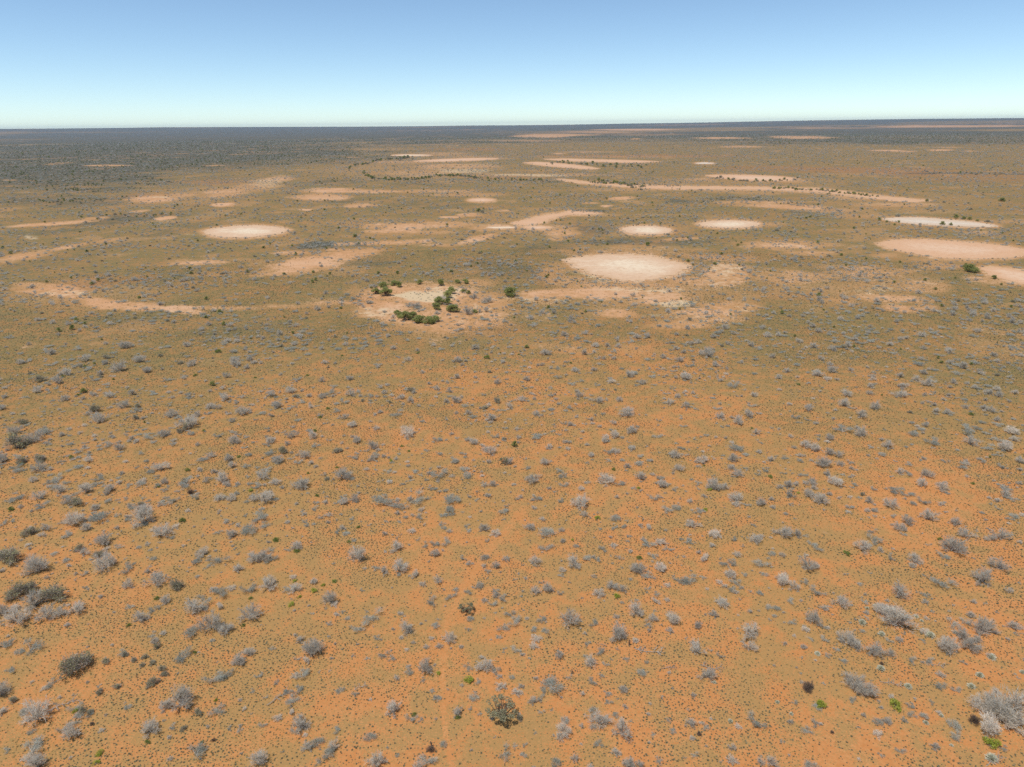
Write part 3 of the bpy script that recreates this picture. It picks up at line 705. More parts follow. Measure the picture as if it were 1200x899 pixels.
# ------------------------------------------------------------------ what stands where (photo x, y, width)
DATA = {
'thornbush': """168 605 26,190 621 24,44 662 30,125 657 26,98 647 12,122 632 20,183 678 20,40 703 22,23 722 28,55 720 20,70 717 16,91 712 18,194 702 14,165 723 16,1 715 14,
272 625 14,348 639 15,298 652 18,309 650 20,278 666 12,315 683 22,346 688 16,368 681 10,387 700 20,228 710 24,249 728 28,295 717 26,267 736 18,
451 625 8,420 648 26,465 640 16,510 648 12,567 618 14,450 668 14,469 662 22,513 679 14,581 662 12,478 735 22,527 747 16,
622 616 14,627 656 14,672 659 18,659 633 9,685 602 10,747 665 20,717 685 14,728 689 14,628 692 14,642 688 16,745 714 20,765 723 14,670 723 28,724 740 30,
811 613 14,886 632 14,919 623 20,934 625 11,917 650 9,946 661 22,955 662 12,929 686 14,846 706 16,953 724 18,986 704 18,817 732 12,879 738 26,
1010 639 20,1031 644 8,1071 655 14,1055 617 14,1063 610 14,1087 604 18,1131 625 14,1174 626 18,1115 638 26,1170 662 18,1151 675 24,1182 692 9,1053 692 22,1127 744 16,1152 734 22,1187 733 12,1046 722 38,1034 714 20,
3 808 20,43 833 32,84 857 20,46 892 20,176 851 22,213 817 34,196 826 16,280 774 18,292 763 14,305 888 24,352 846 22,390 874 16,367 758 28,
498 779 24,568 779 20,461 829 20,537 834 13,442 890 22,491 898 16,655 767 13,691 775 16,730 807 12,704 842 24,728 852 26,738 893 18,
816 759 18,879 757 16,830 789 18,810 846 14,858 875 10,904 893 14,891 892 10,1004 755 16,1025 762 20,1014 808 24,1000 796 26,993 748 22,1110 756 24,1137 755 20,1184 826 40,1166 826 36,1150 826 22,1180 842 30,
40 513 18,73 509 8,18 504 14,3 538 12,140 524 12,104 538 12,47 548 14,191 508 14,275 516 14,268 537 12,272 545 11,248 533 10,193 564 9,242 562 10,260 561 17,279 566 8,257 583 12,102 572 17,130 572 12,70 573 14,47 580 15,81 587 12,170 597 20,297 583 12,
316 515 14,342 509 14,367 510 14,418 515 13,437 522 14,437 536 10,326 538 16,357 532 15,464 537 7,554 516 14,575 528 16,308 556 16,356 565 22,403 555 20,310 581 24,404 587 12,416 583 13,572 580 9,578 566 11,
608 512 8,607 518 6,741 503 16,708 515 13,720 528 12,741 525 9,735 546 9,790 532 14,795 547 14,638 541 13,624 560 18,750 557 16,776 567 14,681 586 26,723 582 7,610 582 7,859 537 14,857 547 10,865 554 14,886 506 10,836 568 20,848 570 12,862 582 18,892 588 14,
972 512 11,1008 507 15,944 520 14,955 524 14,972 530 12,982 532 13,938 533 8,964 541 20,903 538 9,1041 521 14,1137 517 15,1188 514 10,1194 539 10,1054 552 10,1085 554 14,1080 566 13,1104 571 13,952 566 9,924 568 12,933 567 8,948 578 14,962 585 18,1018 586 9,1043 590 16,1178 578 12,
61 413 9,101 420 12,69 446 12,79 436 12,140 430 18,164 421 12,172 434 10,147 404 14,118 437 9,44 457 10,128 463 11,146 474 13,77 467 9,117 490 16,3 477 10,201 485 13,246 476 9,256 477 9,285 481 16,222 494 22,155 460 10,275 424 14,265 440 10,219 404 9,225 426 10,293 420 9,264 465 14,
340 457 13,318 461 11,443 429 8,410 443 9,411 460 14,325 474 14,404 488 11,413 497 12,461 407 9,478 421 9,485 459 8,526 457 9,470 465 10,535 468 14,583 447 10,536 421 12,536 441 9,597 475 10,577 489 14,
639 412 14,684 413 10,696 412 7,777 417 9,674 433 10,617 443 11,738 438 14,792 408 8,801 412 8,829 413 16,796 421 10,838 427 9,803 440 16,844 445 8,676 458 8,701 468 13,726 468 9,611 467 11,785 470 12,804 475 11,735 482 21,629 484 11,719 495 9,844 487 12,877 485 12,865 493 14,
953 405 10,905 417 9,962 419 9,974 408 9,974 432 14,958 437 14,922 434 9,1082 436 9,1087 448 15,1059 451 9,1112 411 11,1113 424 9,1128 429 11,1142 453 9,1170 462 11,1160 459 9,1161 480 11,992 460 13,989 472 14,1019 460 9,1055 462 12,1025 476 13,947 478 12,1010 485 15,1097 481 9,1110 483 9,1189 459 9""",
'grey_shrub': """118 603 22,4 613 9,150 665 16,153 711 8,181 714 10,177 743 9,303 604 20,293 617 22,312 614 14,319 653 14,338 644 8,258 653 18,229 657 12,334 690 10,260 692 20,290 688 16,244 708 14,226 738 18,395 622 10,
416 632 8,475 605 8,491 604 12,520 603 8,529 602 8,497 638 10,523 634 14,510 635 12,571 632 7,466 673 8,543 653 8,550 660 10,569 652 12,571 669 9,508 703 14,529 697 13,562 685 12,549 693 10,581 692 8,552 724 11,577 706 10,591 700 12,596 717 12,435 718 22,420 733 16,592 735 14,
642 621 22,639 640 16,658 674 8,687 652 12,700 656 8,722 606 14,720 617 10,732 616 8,707 642 12,761 638 13,765 651 12,760 674 14,795 679 11,657 693 9,696 729 12,635 724 12,625 736 10,603 727 14,
804 633 9,859 631 8,951 636 10,957 641 12,905 648 10,893 658 18,848 657 14,860 659 10,808 678 18,862 682 12,857 689 10,942 680 10,958 691 14,901 711 9,911 712 10,891 695 8,929 729 10,
1023 632 16,1021 621 9,1045 652 9,1106 650 12,1100 678 22,1115 730 14,5 755 14,36 757 20,23 763 10,106 836 9,87 844 12,38 876 20,150 828 8,60 801 10,256 832 16,216 767 18,267 790 12,250 792 18,345 819 16,338 811 9,355 789 14,346 855 12,373 868 16,384 881 16,395 855 10,230 880 18,281 856 7,270 853 6,204 851 8,372 892 9,
448 765 12,480 785 12,578 785 14,559 798 8,415 813 8,493 843 7,435 862 14,500 888 18,590 880 16,592 760 5,702 763 11,689 754 8,646 799 30,635 818 9,752 788 12,714 823 8,615 872 7,653 893 14,613 884 8,832 761 5,844 767 8,971 768 8,886 842 18,825 851 10,955 847 10,947 856 12,950 896 14,931 822 7,
1070 774 9,1120 807 10,1059 843 6,1083 838 10,1118 849 14,1121 862 12,1174 875 8,1032 885 6,1067 826 8,1092 823 6,
51 505 14,92 528 10,127 520 12,93 546 10,173 510 14,205 519 10,256 509 9,290 511 8,289 546 10,178 551 10,165 530 8,239 537 12,221 565 16,203 584 11,116 560 10,68 560 14,12 587 9,22 582 10,51 592 12,126 586 8,58 565 8,
414 535 10,422 528 4,513 513 12,580 510 9,590 514 9,543 530 10,534 538 12,515 531 8,515 551 24,547 556 14,414 559 11,371 588 7,456 585 30,446 582 16,487 581 24,508 571 10,530 582 22,528 595 16,474 592 14,473 565 9,486 552 8,454 552 9,440 550 5,590 597 14,
629 512 10,749 534 9,761 539 7,617 548 8,659 557 12,661 566 12,725 565 12,767 581 14,630 582 12,780 596 14,792 594 12,863 524 16,897 550 8,817 597 12,874 590 8,988 502 16,921 536 9,995 541 9,1033 532 9,1019 523 8,1069 507 12,1091 515 16,1155 523 12,1165 531 8,1134 503 16,1064 543 8,1065 554 11,1051 575 14,1067 578 9,1001 567 7,928 577 14,1023 572 8,996 593 9,1082 586 11,1070 589 8,1169 567 5,1107 539 8,1125 545 12,1174 546 8,
197 444 8,387 458 14,404 470 9,435 463 10,463 482 16,860 449 16""",
'bleached_bush': """88 608 22,150 684 12,238 646 14,258 710 10,581 624 12,487 672 12,636 608 8,659 667 9,760 617 10,774 634 12,774 664 16,702 694 14,768 703 10,789 724 20,837 624 16,825 653 13,856 672 14,918 679 20,944 737 9,891 628 8,
360 773 10,342 834 8,287 830 6,660 855 18,1158 850 30,189 546 16,167 563 10,271 583 12,477 506 19,721 508 15,710 559 22,681 572 9,822 538 14,839 512 5,862 590 10,1176 523 17,1185 504 14,979 563 18,717 446 10,969 443 9""",
'brown_bush': """947 804 15,1141 844 12,108 848 5,250 867 5,505 877 10,224 577 8,819 860 6,975 858 5,1033 777 5""",
'lime_bush': """368 691 9,345 680 6,550 795 14,723 697 10,700 606 9,962 824 14,1050 824 15,1162 868 17,379 685 6,351 699 6,342 707 9,671 632 5,89 832 7,117 881 9,113 893 8,253 820 5,458 539 6,936 577 5,832 573 7,514 788 7,748 571 6,827 596 7,294 574 7""",
'green_bush': """214 609 9,324 631 10,348 645 8,392 680 8,184 700 7,151 732 6,409 634 6,420 617 6,749 652 9,992 647 10,1101 631 6,285 732 6,294 700 6,173 869 7,229 764 5,237 869 5,485 836 7,537 839 8,280 534 6,239 504 5,185 568 8,220 550 7,13 596 8,26 543 6,47 539 5,369 504 6,479 528 5,471 522 5,361 554 5,395 547 5,372 580 6,457 562 5,719 549 7,825 545 4,881 501 4,903 558 7,1140 566 5,100 429 5,74 441 5,133 444 4,92 462 5,229 439 6,256 411 8,299 442 4,360 439 5,384 478 6,375 488 6,401 416 5,490 413 5,571 418 9,586 413 4,1138 485 6,936 450 5,608 415 4""",
'olive_shrub': """35 622 14,13 650 26,93 642 10,116 649 11,20 694 20,36 689 16,65 695 24,207 685 15,90 776 34,124 774 9,147 767 6,157 773 6,170 769 7,184 757 8,179 776 7,167 779 6,190 783 8,193 789 8,179 799 12,138 804 8,117 810 8,97 832 9,106 834 7,16 820 8,232 834 9,222 826 7,215 853 7,609 841 9,
20 519 20,26 540 10,46 537 12,210 505 8,218 501 10,90 588 14,231 584 5,166 590 8,396 527 11,332 527 12,1010 579 6,47 444 11,95 429 5,125 418 8,162 475 8,111 479 12,159 489 8,27 494 9,188 416 6,582 469 10,457 471 5,425 469 5""",
'olive_tree': """586 832 36,547 713 18,590 541 10""",
'tussock': """1010 728 9,1074 722 5,1080 727 4,1090 743 10,1033 742 8,1025 709 4,1016 712 5,837 799 5,958 765 7,1032 782 9,1064 803 8,911 822 5,856 844 6,927 836 5,1148 790 8,1162 769 9,1198 787 6,1138 803 8,1162 887 12,1085 846 6,1103 838 5,1115 873 4""",
'dead_stump': """737 754 4,643 746 3,670 788 3,506 872 4""",
'fallen_limb': """762 762 34,835 780 26,660 846 16,330 820 30,735 866 16,72 832 34,705 757 10,1096 778 18,1195 742 10,785 785 16,420 805 20,1045 800 20,1168 896 22,224 546 10""",
'evergreen_tree': """450 334 10,462 332 9,467 334 9,440 342 10,452 343 14,492 331 8,516 332 9,536 330 7,545 330 8,529 341 11,525 346 11,514 353 13,525 354 10,511 360 11,531 362 14,466 367 8,475 372 14,484 370 12,492 374 13,503 375 12,510 374 11,598 343 15,556 365 7,543 341 6,549 343 6,505 377 9,487 376 10,470 370 10,
1137 315 13,1142 317 10,1132 313 8,1165 325 7""",
}
EXTRA_THORN = "519 349 11,571 351 14,556 347 10,549 365 14,487 357 12,512 366 9,461 371 7,502 338 7,537 352 6"
DATA['thornbush'] += "," + EXTRA_THORN

LOOK = {
 'thornbush': ('thornbush', 'bare grey twiggy thornbush', 'bush', 'leafless grey thornbushes on the plain', 0.0),
 'grey_shrub': ('grey_shrub', 'low slate-grey shrub', 'shrub', 'low slate-grey shrubs on the plain', 0.0),
 'bleached_bush': ('bleached_bush', 'pale bleached dead bush', 'bush', 'bleached dead bushes on the plain', 0.0),
 'brown_bush': ('brown_bush', 'dark brown dead bush', 'bush', 'dark dead bushes on the plain', 0.0),
 'lime_bush': ('lime_bush', 'bright lime-green leafy bush', 'bush', 'bright lime-green bushes', 0.0),
 'green_bush': ('green_bush', 'small green leafy bush', 'bush', 'small green bushes', 0.0),
 'olive_shrub': ('olive_shrub', 'dark olive shrub', 'shrub', 'dark olive shrubs', 0.0),
 'olive_tree': ('olive_tree', 'sage-leaved spreading tree', 'tree', 'sage-leaved trees', 0.0),
 'tussock': ('pale_tussock', 'pale round grass tussock', 'tussock', 'pale round tussocks', 0.0),
 'dead_stump': ('dead_stump', 'upright blackened dead stump', 'stump', 'blackened stumps', 0.0),
 'fallen_limb': ('fallen_limb', 'bare dead limb lying on the sand', 'dead wood', 'fallen dead limbs', 0.0),
 'evergreen_tree': ('evergreen_tree', 'dense dark green tree', 'tree', 'evergreen trees of the pale hollow', 0.0),
}
MARKS = [  # things one can find at once, used to say where the others stand
 (586,832,'the big sage-leaved tree at bottom centre'),(547,713,'the small sage-leaved tree left of centre'),(646,799,'the lobed slate shrub'),(90,776,'the big dark olive shrub'),
 (1176,832,'the huge thornbush clump at right'),(962,824,'the lone yellow-green bush'),(1050,824,'the flat yellow-green bush'),(550,795,'the lime bush near bottom centre'),
 (723,697,'the lime bush under pinkish twigs'),(700,606,'the isolated round lime bush'),(368,691,'the round lime bush at left'),(947,804,'the dark brown bush'),
 (367,758,'the dense dark-topped thornbush'),(213,817,'the broad domed thornbush at lower left'),(737,754,'the black stump with fallen limb'),(1046,722,'the long smoky thornbush at right'),
 (20,694,'the olive shrubs on the left edge'),(435,862,'the split grey shrub at bottom'),(324,631,'the lone green bush at left'),(992,647,'the dark green bush at right'),(249,728,'the pinkish domed thornbush'),
 (20,519,'the broad olive shrub far left'),(396,527,'the round brown-olive shrub'),(185,568,'the bright green bush left'),(477,506,'the white-topped bush beyond'),(710,559,'the long bleached bush'),
 (903,558,'the green bush right of middle'),(1104,571,'the rounded bush far right'),(681,586,'the wide pinkish bush at centre'),(1176,523,'the pale bush by the right edge'),
 (639,412,'the silvery bush near the upper middle'),(571,418,'the flat green bush'),(256,411,'the green bush high on the left'),(159,489,'the tall olive shrub'),(735,482,'the wide low thornbush'),
 (1087,448,'the dark flat thornbush upper right'),(974,432,'the bushy grey thornbush pair'),(285,481,'the smooth grey thornbush'),(500,360,'the tree-filled pale hollow'),(803,440,'the brownish wide thornbush'),
 (1137,315,'the big tree by the pink flat'),(420,648,'the two-lobed grey thornbush'),(879,738,'the pink-crowned thornbush'),
]
SPECIAL = {
 (586,832): 'largest sage-leaved tree, spreading alone at the bottom centre',
 (547,713): 'small round sage-leaved tree with dark underside left of centre',
 (646,799): 'lobed slate-grey shrub with rounded pads right of the big tree',
 (90,776): 'large smoky dark olive shrub alone at the lower left',
 (550,795): 'lime bush beside grey twigs just above the big sage-leaved tree',
 (1162,868): 'yellow-green bush at the foot of the pinkish white bush',
 (1158,850): 'pinkish white bleached bush in front of the huge thornbush clump',
 (962,824): 'lone yellow-green bush below the dark brown bush',
 (1050,824): 'flat yellow-green bush left of the huge thornbush clump',
 (700,606): 'isolated round lime bush on open sand above centre right',
 (723,697): 'round lime bush tucked under pinkish thornbush twigs',
 (368,691): 'brightest round lime bush on the left half of the plain',
 (947,804): 'compact dark brown bush above the lone yellow-green bush',
 (1046,722): 'long smoky grey thornbush, biggest of the right middle foreground',
 (660,855): 'whitish dead bush with a forked bare limb at bottom middle',
 (737,754): 'blackened upright stump beside the domed thornbush',
 (762,762): 'crooked dead limb stretching right from the blackened stump',
 (1137,315): 'big dark green tree beside the pinkish flat at the right edge',
 (598,343): 'lone round green tree at the right end of the pale hollow',
}
def rel_words(dx, dy):
    if abs(dx) > 1.6 * abs(dy): return 'right of' if dx > 0 else 'left of'
    if abs(dy) > 1.6 * abs(dx): return 'in front of' if dy > 0 else 'beyond'
    return ('in front and right of' if dx > 0 else 'in front and left of') if dy > 0 else ('beyond and right of' if dx > 0 else 'beyond and left of')
ORD = ['nearest', 'second', 'third', 'fourth', 'fifth', 'sixth', 'seventh', 'eighth', 'ninth', 'tenth', 'eleventh', 'twelfth']
SHORT = {'thornbush': 'grey thornbush', 'grey_shrub': 'low slate shrub', 'bleached_bush': 'bleached dead bush', 'brown_bush': 'dark brown bush', 'lime_bush': 'lime bush',
 'green_bush': 'small green bush', 'olive_shrub': 'dark olive shrub', 'olive_tree': 'sage-leaved tree', 'tussock': 'pale round tussock', 'dead_stump': 'blackened stump',
 'fallen_limb': 'fallen dead limb', 'evergreen_tree': 'dense green tree'}
ITEMS = []
for kind, txt in DATA.items():
    for t in txt.replace('\n', '').split(','):
        if not t.strip(): continue
        x, y, w = map(float, t.split()); ITEMS.append([kind, x, y, w])
def real_size(x, y, w):
    X, Y = ground_at(x, y)
    return float(w * math.sqrt(X * X + Y * Y + CAM_H ** 2) / F_PX * 1.08)
# at most 300 of one kind stand alone, the rest join the scattered shrubs
SPILL = []
byk = {}
for it in ITEMS: byk.setdefault(it[0], []).append(it)
keep = []
for k, l in byk.items():
    l.sort(key=lambda i: -i[3]); keep += l[:298]; SPILL += l[298:]
# labels: ordinal + kind + direction from the nearest mark
groups = {}
for it in keep:
    kind, x, y, w = it
    if (int(x), int(y)) in SPECIAL: it.append(SPECIAL[(int(x), int(y))]); continue
    best = min(MARKS, key=lambda m: ((m[0] - x) ** 2 + ((m[1] - y) * 1.8) ** 2) + (1e9 if abs(m[0] - x) + abs(m[1] - y) < 3 else 0))
    key = (kind, best[2], rel_words(x - best[0], (y - best[1]) * 1.8))
    groups.setdefault(key, []).append((math.hypot(x - best[0], (y - best[1]) * 1.8), it))
for (kind, mk, rel), l in groups.items():
    l.sort(key=lambda t: t[0])
    for i, (d, it) in enumerate(l):
        if len(l) == 1: lab = f"{SHORT[kind]} {rel} {mk}"
        else: lab = f"{ORD[min(i, 11)]} {SHORT[kind]} {rel} {mk}"
        it.append(lab)

NAME_PART_MIN = 12
count = 0
LIMB_AZ = {762: -8, 835: 4, 72: 20, 330: 35, 660: 80, 735: -50}
for kind, x, y, w, lab in keep:
    R_ = random.Random(int(x * 31 + y * 17))
    vs = VAR[kind]; parts = vs[R_.randrange(len(vs))]
    drop = {'fallen_limb': 0.0, 'dead_stump': .6}.get(kind, .26)
    X, Y = ground_at(x, y + drop * w)
    X, Y = float(X), float(Y)
    s = real_size(x, y, w) * (1 - .10 * sm(18, 30, w))
    rz = R_.uniform(0, 6.28)
    flat = R_.uniform(.85, 1.15)
    sx = R_.uniform(.82, 1.22)
    if kind == 'fallen_limb': rz = math.radians(LIMB_AZ.get(int(x), R_.uniform(-40, 40))); sx = 1
    if kind == 'dead_stump': s = s * 3.0 / 1.6; flat = 1.0; sx = 1
    if kind == 'tussock': flat = .95; sx = 1
    if kind == 'evergreen_tree': s *= 1.3 if x < 700 else 1.0; flat *= .78
    if (int(x), int(y)) in ((1046, 722), (1014, 808)): rz = math.radians(-38); sx = 1.3
    nm, cat, grp = LOOK[kind][0], LOOK[kind][2], LOOK[kind][3]
    if len(parts) > 1:
        root = bpy.data.objects.new(nm, None)
        root.empty_display_size = .3
        COL.objects.link(root)
        for pn, me in parts:
            c = bpy.data.objects.new(pn, me); c.parent = root; COL.objects.link(c)
    else:
        root = bpy.data.objects.new(nm, parts[0][1]); COL.objects.link(root)
    root.location = (X, Y, 0); root.rotation_euler = (R_.gauss(0, .07), R_.gauss(0, .07), rz); root.scale = (s * sx, s / sx * .97, s * flat)
    root['label'] = lab; root['category'] = cat; root['group'] = grp
    count += 1

# ------------------------------------------------------------------ scattered stuff through geometry nodes
def proto_collection(name, meshes):
    c = bpy.data.collections.new(name)
    for i, me in enumerate(meshes):
        o = bpy.data.objects.new(f'{name}_{i:02d}', me); c.objects.link(o)
    return c
def joined(kind):
    """one mesh per variant holding all its parts"""
    out = []
    for parts in VAR[kind]:
        v, f, mi, mats = [], [], [], []
        for pn, me in parts:
            n0 = len(v); m0 = len(mats)
            v += [tuple(p.co) for p in me.vertices]; f += [tuple(i + n0 for i in p.vertices) for p in me.polygons]
            mi += [p.material_index + m0 for p in me.polygons]; mats += list(me.materials)
        me = bpy.data.meshes.new(kind); me.from_pydata(v, [], f)
        for m in mats: me.materials.append(m)
        me.polygons.foreach_set('material_index', np.array(mi, np.int32)); out.append(me)
    return out
def scatter(name, label, X, Y, Z, scale, idx, coll, zs=None, cat=None):
    me = bpy.data.meshes.new(name)
    n = len(X)
    me.vertices.add(n)
    me.vertices.foreach_set('co', np.stack([X, Y, Z], -1).astype(np.float32).ravel())
    a = me.attributes.new('inst_scale', 'FLOAT_VECTOR', 'POINT')
    zs = np.ones(n) if zs is None else zs
    a.data.foreach_set('vector', np.stack([scale, scale, scale * zs], -1).astype(np.float32).ravel())
    a = me.attributes.new('inst_rot', 'FLOAT_VECTOR', 'POINT')
    a.data.foreach_set('vector', np.stack([np.zeros(n), np.zeros(n), rng.random(n) * 6.28], -1).astype(np.float32).ravel())
    a = me.attributes.new('inst_idx', 'INT', 'POINT')
    a.data.foreach_set('value', idx.astype(np.int32))
    o = bpy.data.objects.new(name, me); COL.objects.link(o)
    ng = bpy.data.node_groups.new(name, 'GeometryNodeTree')
    ng.interface.new_socket('Geometry', in_out='INPUT', socket_type='NodeSocketGeometry')
    ng.interface.new_socket('Geometry', in_out='OUTPUT', socket_type='NodeSocketGeometry')
    N, L = ng.nodes, ng.links
    gi = N.new('NodeGroupInput'); go = N.new('NodeGroupOutput')
    ip = N.new('GeometryNodeInstanceOnPoints')
    ci = N.new('GeometryNodeCollectionInfo'); ci.inputs['Collection'].default_value = coll
    ci.inputs['Separate Children'].default_value = True; ci.inputs['Reset Children'].default_value = True
    def na(nm, ty):
        x = N.new('GeometryNodeInputNamedAttribute'); x.data_type = ty; x.inputs['Name'].default_value = nm; return x.outputs['Attribute']
    L.new(gi.outputs[0], ip.inputs['Points']); L.new(ci.outputs[0], ip.inputs['Instance'])
    ip.inputs['Pick Instance'].default_value = True
    L.new(na('inst_idx', 'INT'), ip.inputs['Instance Index'])
    L.new(na('inst_rot', 'FLOAT_VECTOR'), ip.inputs['Rotation'])
    L.new(na('inst_scale', 'FLOAT_VECTOR'), ip.inputs['Scale'])
    L.new(ip.outputs[0], go.inputs[0])
    md = o.modifiers.new('scatter', 'NODES'); md.node_group = ng
    o['kind'] = 'stuff'; o['label'] = label
    if cat: o['category'] = cat
    return o

def wedge(r0, r1, step, az=50.0, jitter=.5):
    """jittered grid points in the view wedge"""
    h = r1 * math.sin(math.radians(az)) + 2
    xs = np.arange(-h, h, step); ys = np.arange(r0 * .6, r1 + step, step)
    X, Y = np.meshgrid(xs, ys); X = X.ravel() + (rng.random(X.size) - .5) * step * 2 * jitter; Y = Y.ravel() + (rng.random(Y.size) - .5) * step * 2 * jitter
    r = np.hypot(X, Y); a = np.degrees(np.abs(np.arctan2(X, Y)))
    px, py, w = pixel_of(X, Y)
    m = (r >= r0) & (r < r1) & (px > -130) & (px < 1330) & (py < 1180)
    return X[m], Y[m]
# --- pans as polygons for exclusion
def in_poly(px, py, P):
    inside = np.zeros(px.shape, bool); n = len(P)
    for i in range(n):
        x0, y0 = P[i]; x1, y1 = P[(i + 1) % n]
        c = ((y0 > py) != (y1 > py)) & (px < (x1 - x0) * (py - y0) / (y1 - y0 + 1e-12) + x0)
        inside ^= c
    return inside
def in_pan(X, Y):
    px, py, w = pixel_of(X, Y)
    m = np.zeros(px.shape, bool)
    for P in PANS:
        bb = np.array(P)
        if len(px): m |= in_poly(px, py, P)
    return m

# grass tufts
tufts = []
for k in range(10):
    R_ = random.Random(900 + k); b = MeshB()
    n = 13
    for i in range(n):
        a = 2 * math.pi * (i + R_.uniform(-.3, .3)) / n; L = R_.uniform(.32, .6)
        tip = Vector((math.cos(a) * L, math.sin(a) * L, R_.uniform(.12, .42)))
        p = Vector((-math.sin(a), math.cos(a), 0)) * R_.uniform(.10, .17)
        b.tri(Vector((0, 0, .0)) - p * .8, Vector((0, 0, .05)) + p * .8, tip)
    for i in range(6):
        a = R_.uniform(0, 6.28); p = Vector((math.cos(a), math.sin(a), 0)) * .16
        tip = Vector((R_.gauss(0, .16), R_.gauss(0, .16), R_.uniform(.45, .75)))
        b.tri(-p, p, tip)
    tufts.append(b.mesh('tuft', [M_TUFT if k < 7 else M_STRAW]))
c_tuft = proto_collection('tuft_kinds', tufts)
TX, TY, TS = [], [], []
for r0, r1, st, sc in ((28, 95, .33, .26), (95, 150, .39, .31), (150, 230, .62, .40), (230, 360, .95, .52)):
    X, Y = wedge(r0, r1, st)
    b, p, g, d, rd, tr = land(X, Y)
    dens = .34 + .66 * sm(.36, .60, fbm(X, Y, 9, 4, off=2.2)) * (.7 + .3 * sm(.4, .6, fbm(X, Y, 45, 3, off=6.1)))
    dens = dens * (1 - .82 * sm(.3, .7, b)) * (1 - .9 * tr)
    m = (rng.random(len(X)) < dens) & ~in_pan(X, Y)
    TX.append(X[m]); TY.append(Y[m])
    TS.append(sc * (.6 + .75 * rng.random(m.sum()) ** 2.2))
TX, TY, TS = map(np.concatenate, (TX, TY, TS))
# straw drifts follow their own noise
st_f = fbm(TX, TY, 14, 3, off=8.8)
ti = rng.integers(0, 7, len(TX)); ss_ = rng.random(len(TX)) < sm(.42, .66, st_f) * .75
ti[ss_] = rng.integers(7, 10, ss_.sum())
scatter('grass', 'sparse grey-green grass tufts dotted over the orange sand', TX, TY, np.zeros(len(TX)), TS, ti, c_tuft, zs=np.full(len(TX), .62))
print('tufts', len(TX))

# low scrub in the foreground: knee-high twiggy plants nobody could count
SH = joined('grey_shrub') + joined('thornbush')[:4] + joined('bleached_bush')[:1]
c_low = proto_collection('scrub_kinds', SH)
X, Y = wedge(28, 240, 2.0)
b, p, g, d, rd, tr = land(X, Y)
lf = sm(450, 0, pixel_of(X, Y)[0])
dens = .24 + .66 * sm(.43, .62, fbm(X, Y, 16, 4, off=4.4) + .05 * lf)
m = (rng.random(len(X)) < dens * (1 - .8 * b) * (1 - tr)) & ~in_pan(X, Y)
X, Y = X[m], Y[m]
S = .42 + 1.15 * rng.random(len(X)) ** 2.2
scatter('low_scrub', 'low grey scrub scattered between the bushes over the whole foreground', X, Y, np.zeros(len(X)), S, rng.integers(0, len(SH), len(X)), c_low, zs=.6 + .3 * rng.random(len(X)))
print('low scrub', len(X))

# shrubs of the middle and far distance
DS = joined('thornbush')[:6] + joined('grey_shrub')[:3] + joined('olive_shrub')[:2] + joined('evergreen_tree')[:2]
c_far = proto_collection('far_shrub_kinds', DS)
FX, FY, FS, FI = [], [], [], []
for r0, r1, st, sc in ((112, 188, 3.9, .75), (188, 330, 3.1, .95), (330, 560, 3.8, .95), (560, 1000, 5.2, 1.1), (1000, 1900, 7.5, 1.3), (1900, 4500, 15, 1.9)):
    X, Y = wedge(r0, r1, st)
    b, p, g, d, rd, tr = land(X, Y)
    cl = sm(.42, .66, fbm(X, Y, 30, 4, off=7.7))
    dens = (.30 + .70 * cl) + .75 * sm(.2, .85, d) * (.4 + .6 * cl)
    dens *= 1 - .8 * sm(.4, .85, b)
    dens = dens * (.85 if r0 < 150 else .85 if r0 < 200 else 1)
    m = (rng.random(len(X)) < dens) & ~in_pan(X, Y)
    X, Y, d = X[m], Y[m], d[m]
    n = len(X)
    s = sc * (1.2 + 2.0 * rng.random(n) ** 1.7)
    i = rng.integers(0, 9, n); j_ = rng.random(n) < .45; i[j_] = rng.integers(6, 9, j_.sum())
    q = rng.random(n); i[q < .07] = rng.integers(9, 13, (q < .07).sum()); s[q < .07] *= .8
    wd = (d > .45) & (r0 > 500) & (rng.random(n) < .35); i[wd] = rng.integers(9, 13, wd.sum())
    FX.append(X); FY.append(Y); FS.append(s); FI.append(i)
# tree rows read off the photograph
def px_rows(pts, size, kinds, wid=1.0):
    X, Y = ground_at(np.array([q[0] for q in pts], float), np.array([q[1] for q in pts], float))
    s = np.array([q[2] if len(q) > 2 else size for q in pts]) * np.sqrt(X ** 2 + Y ** 2 + 3600) / F_PX
    FX.append(X); FY.append(Y); FS.append(s); FI.append(np.array([rnd.choice(kinds) for _ in pts]))
ring = []
def arc(pts, step, jx=1.0, jy=.5):
    for (x0, y0), (x1, y1) in zip(pts[:-1], pts[1:]):
        n = max(1, int(math.hypot(x1 - x0, y1 - y0) / step))
        for i in range(n):
            t = (i + rnd.random()) / n; ring.append((x0 + (x1 - x0) * t + rnd.gauss(0, jx), y0 + (y1 - y0) * t + rnd.gauss(0, jy), rnd.uniform(1.6, 5.2)))
arc([(412,199),(410,196.5),(416,194),(430,192),(442,188.5),(460,187),(480,186)], 1.6)
arc([(426,202),(430,206),(436,209),(455,211),(475,211),(497,209.5),(512,206),(540,206.5),(560,209)], 1.3)
arc([(560,209),(575,211),(600,210),(640,212)], 2.5, 1, 1)
arc([(905,221),(925,222),(960,223.5),(985,226),(1015,229),(1030,231)], 2.6, 1, .6)
arc([(690,214),(720,215.5),(760,218)], 3, 1.5, .7)
arc([(690,212),(730,216),(755,222)], 2, 2, 1.2)
arc([(840,208),(870,212.5),(905,213),(930,211),(938,206)], 3.5, 1, .5)
arc([(640,192),(660,190.5),(690,192),(720,195),(760,195)], 3, 2, 1.2)

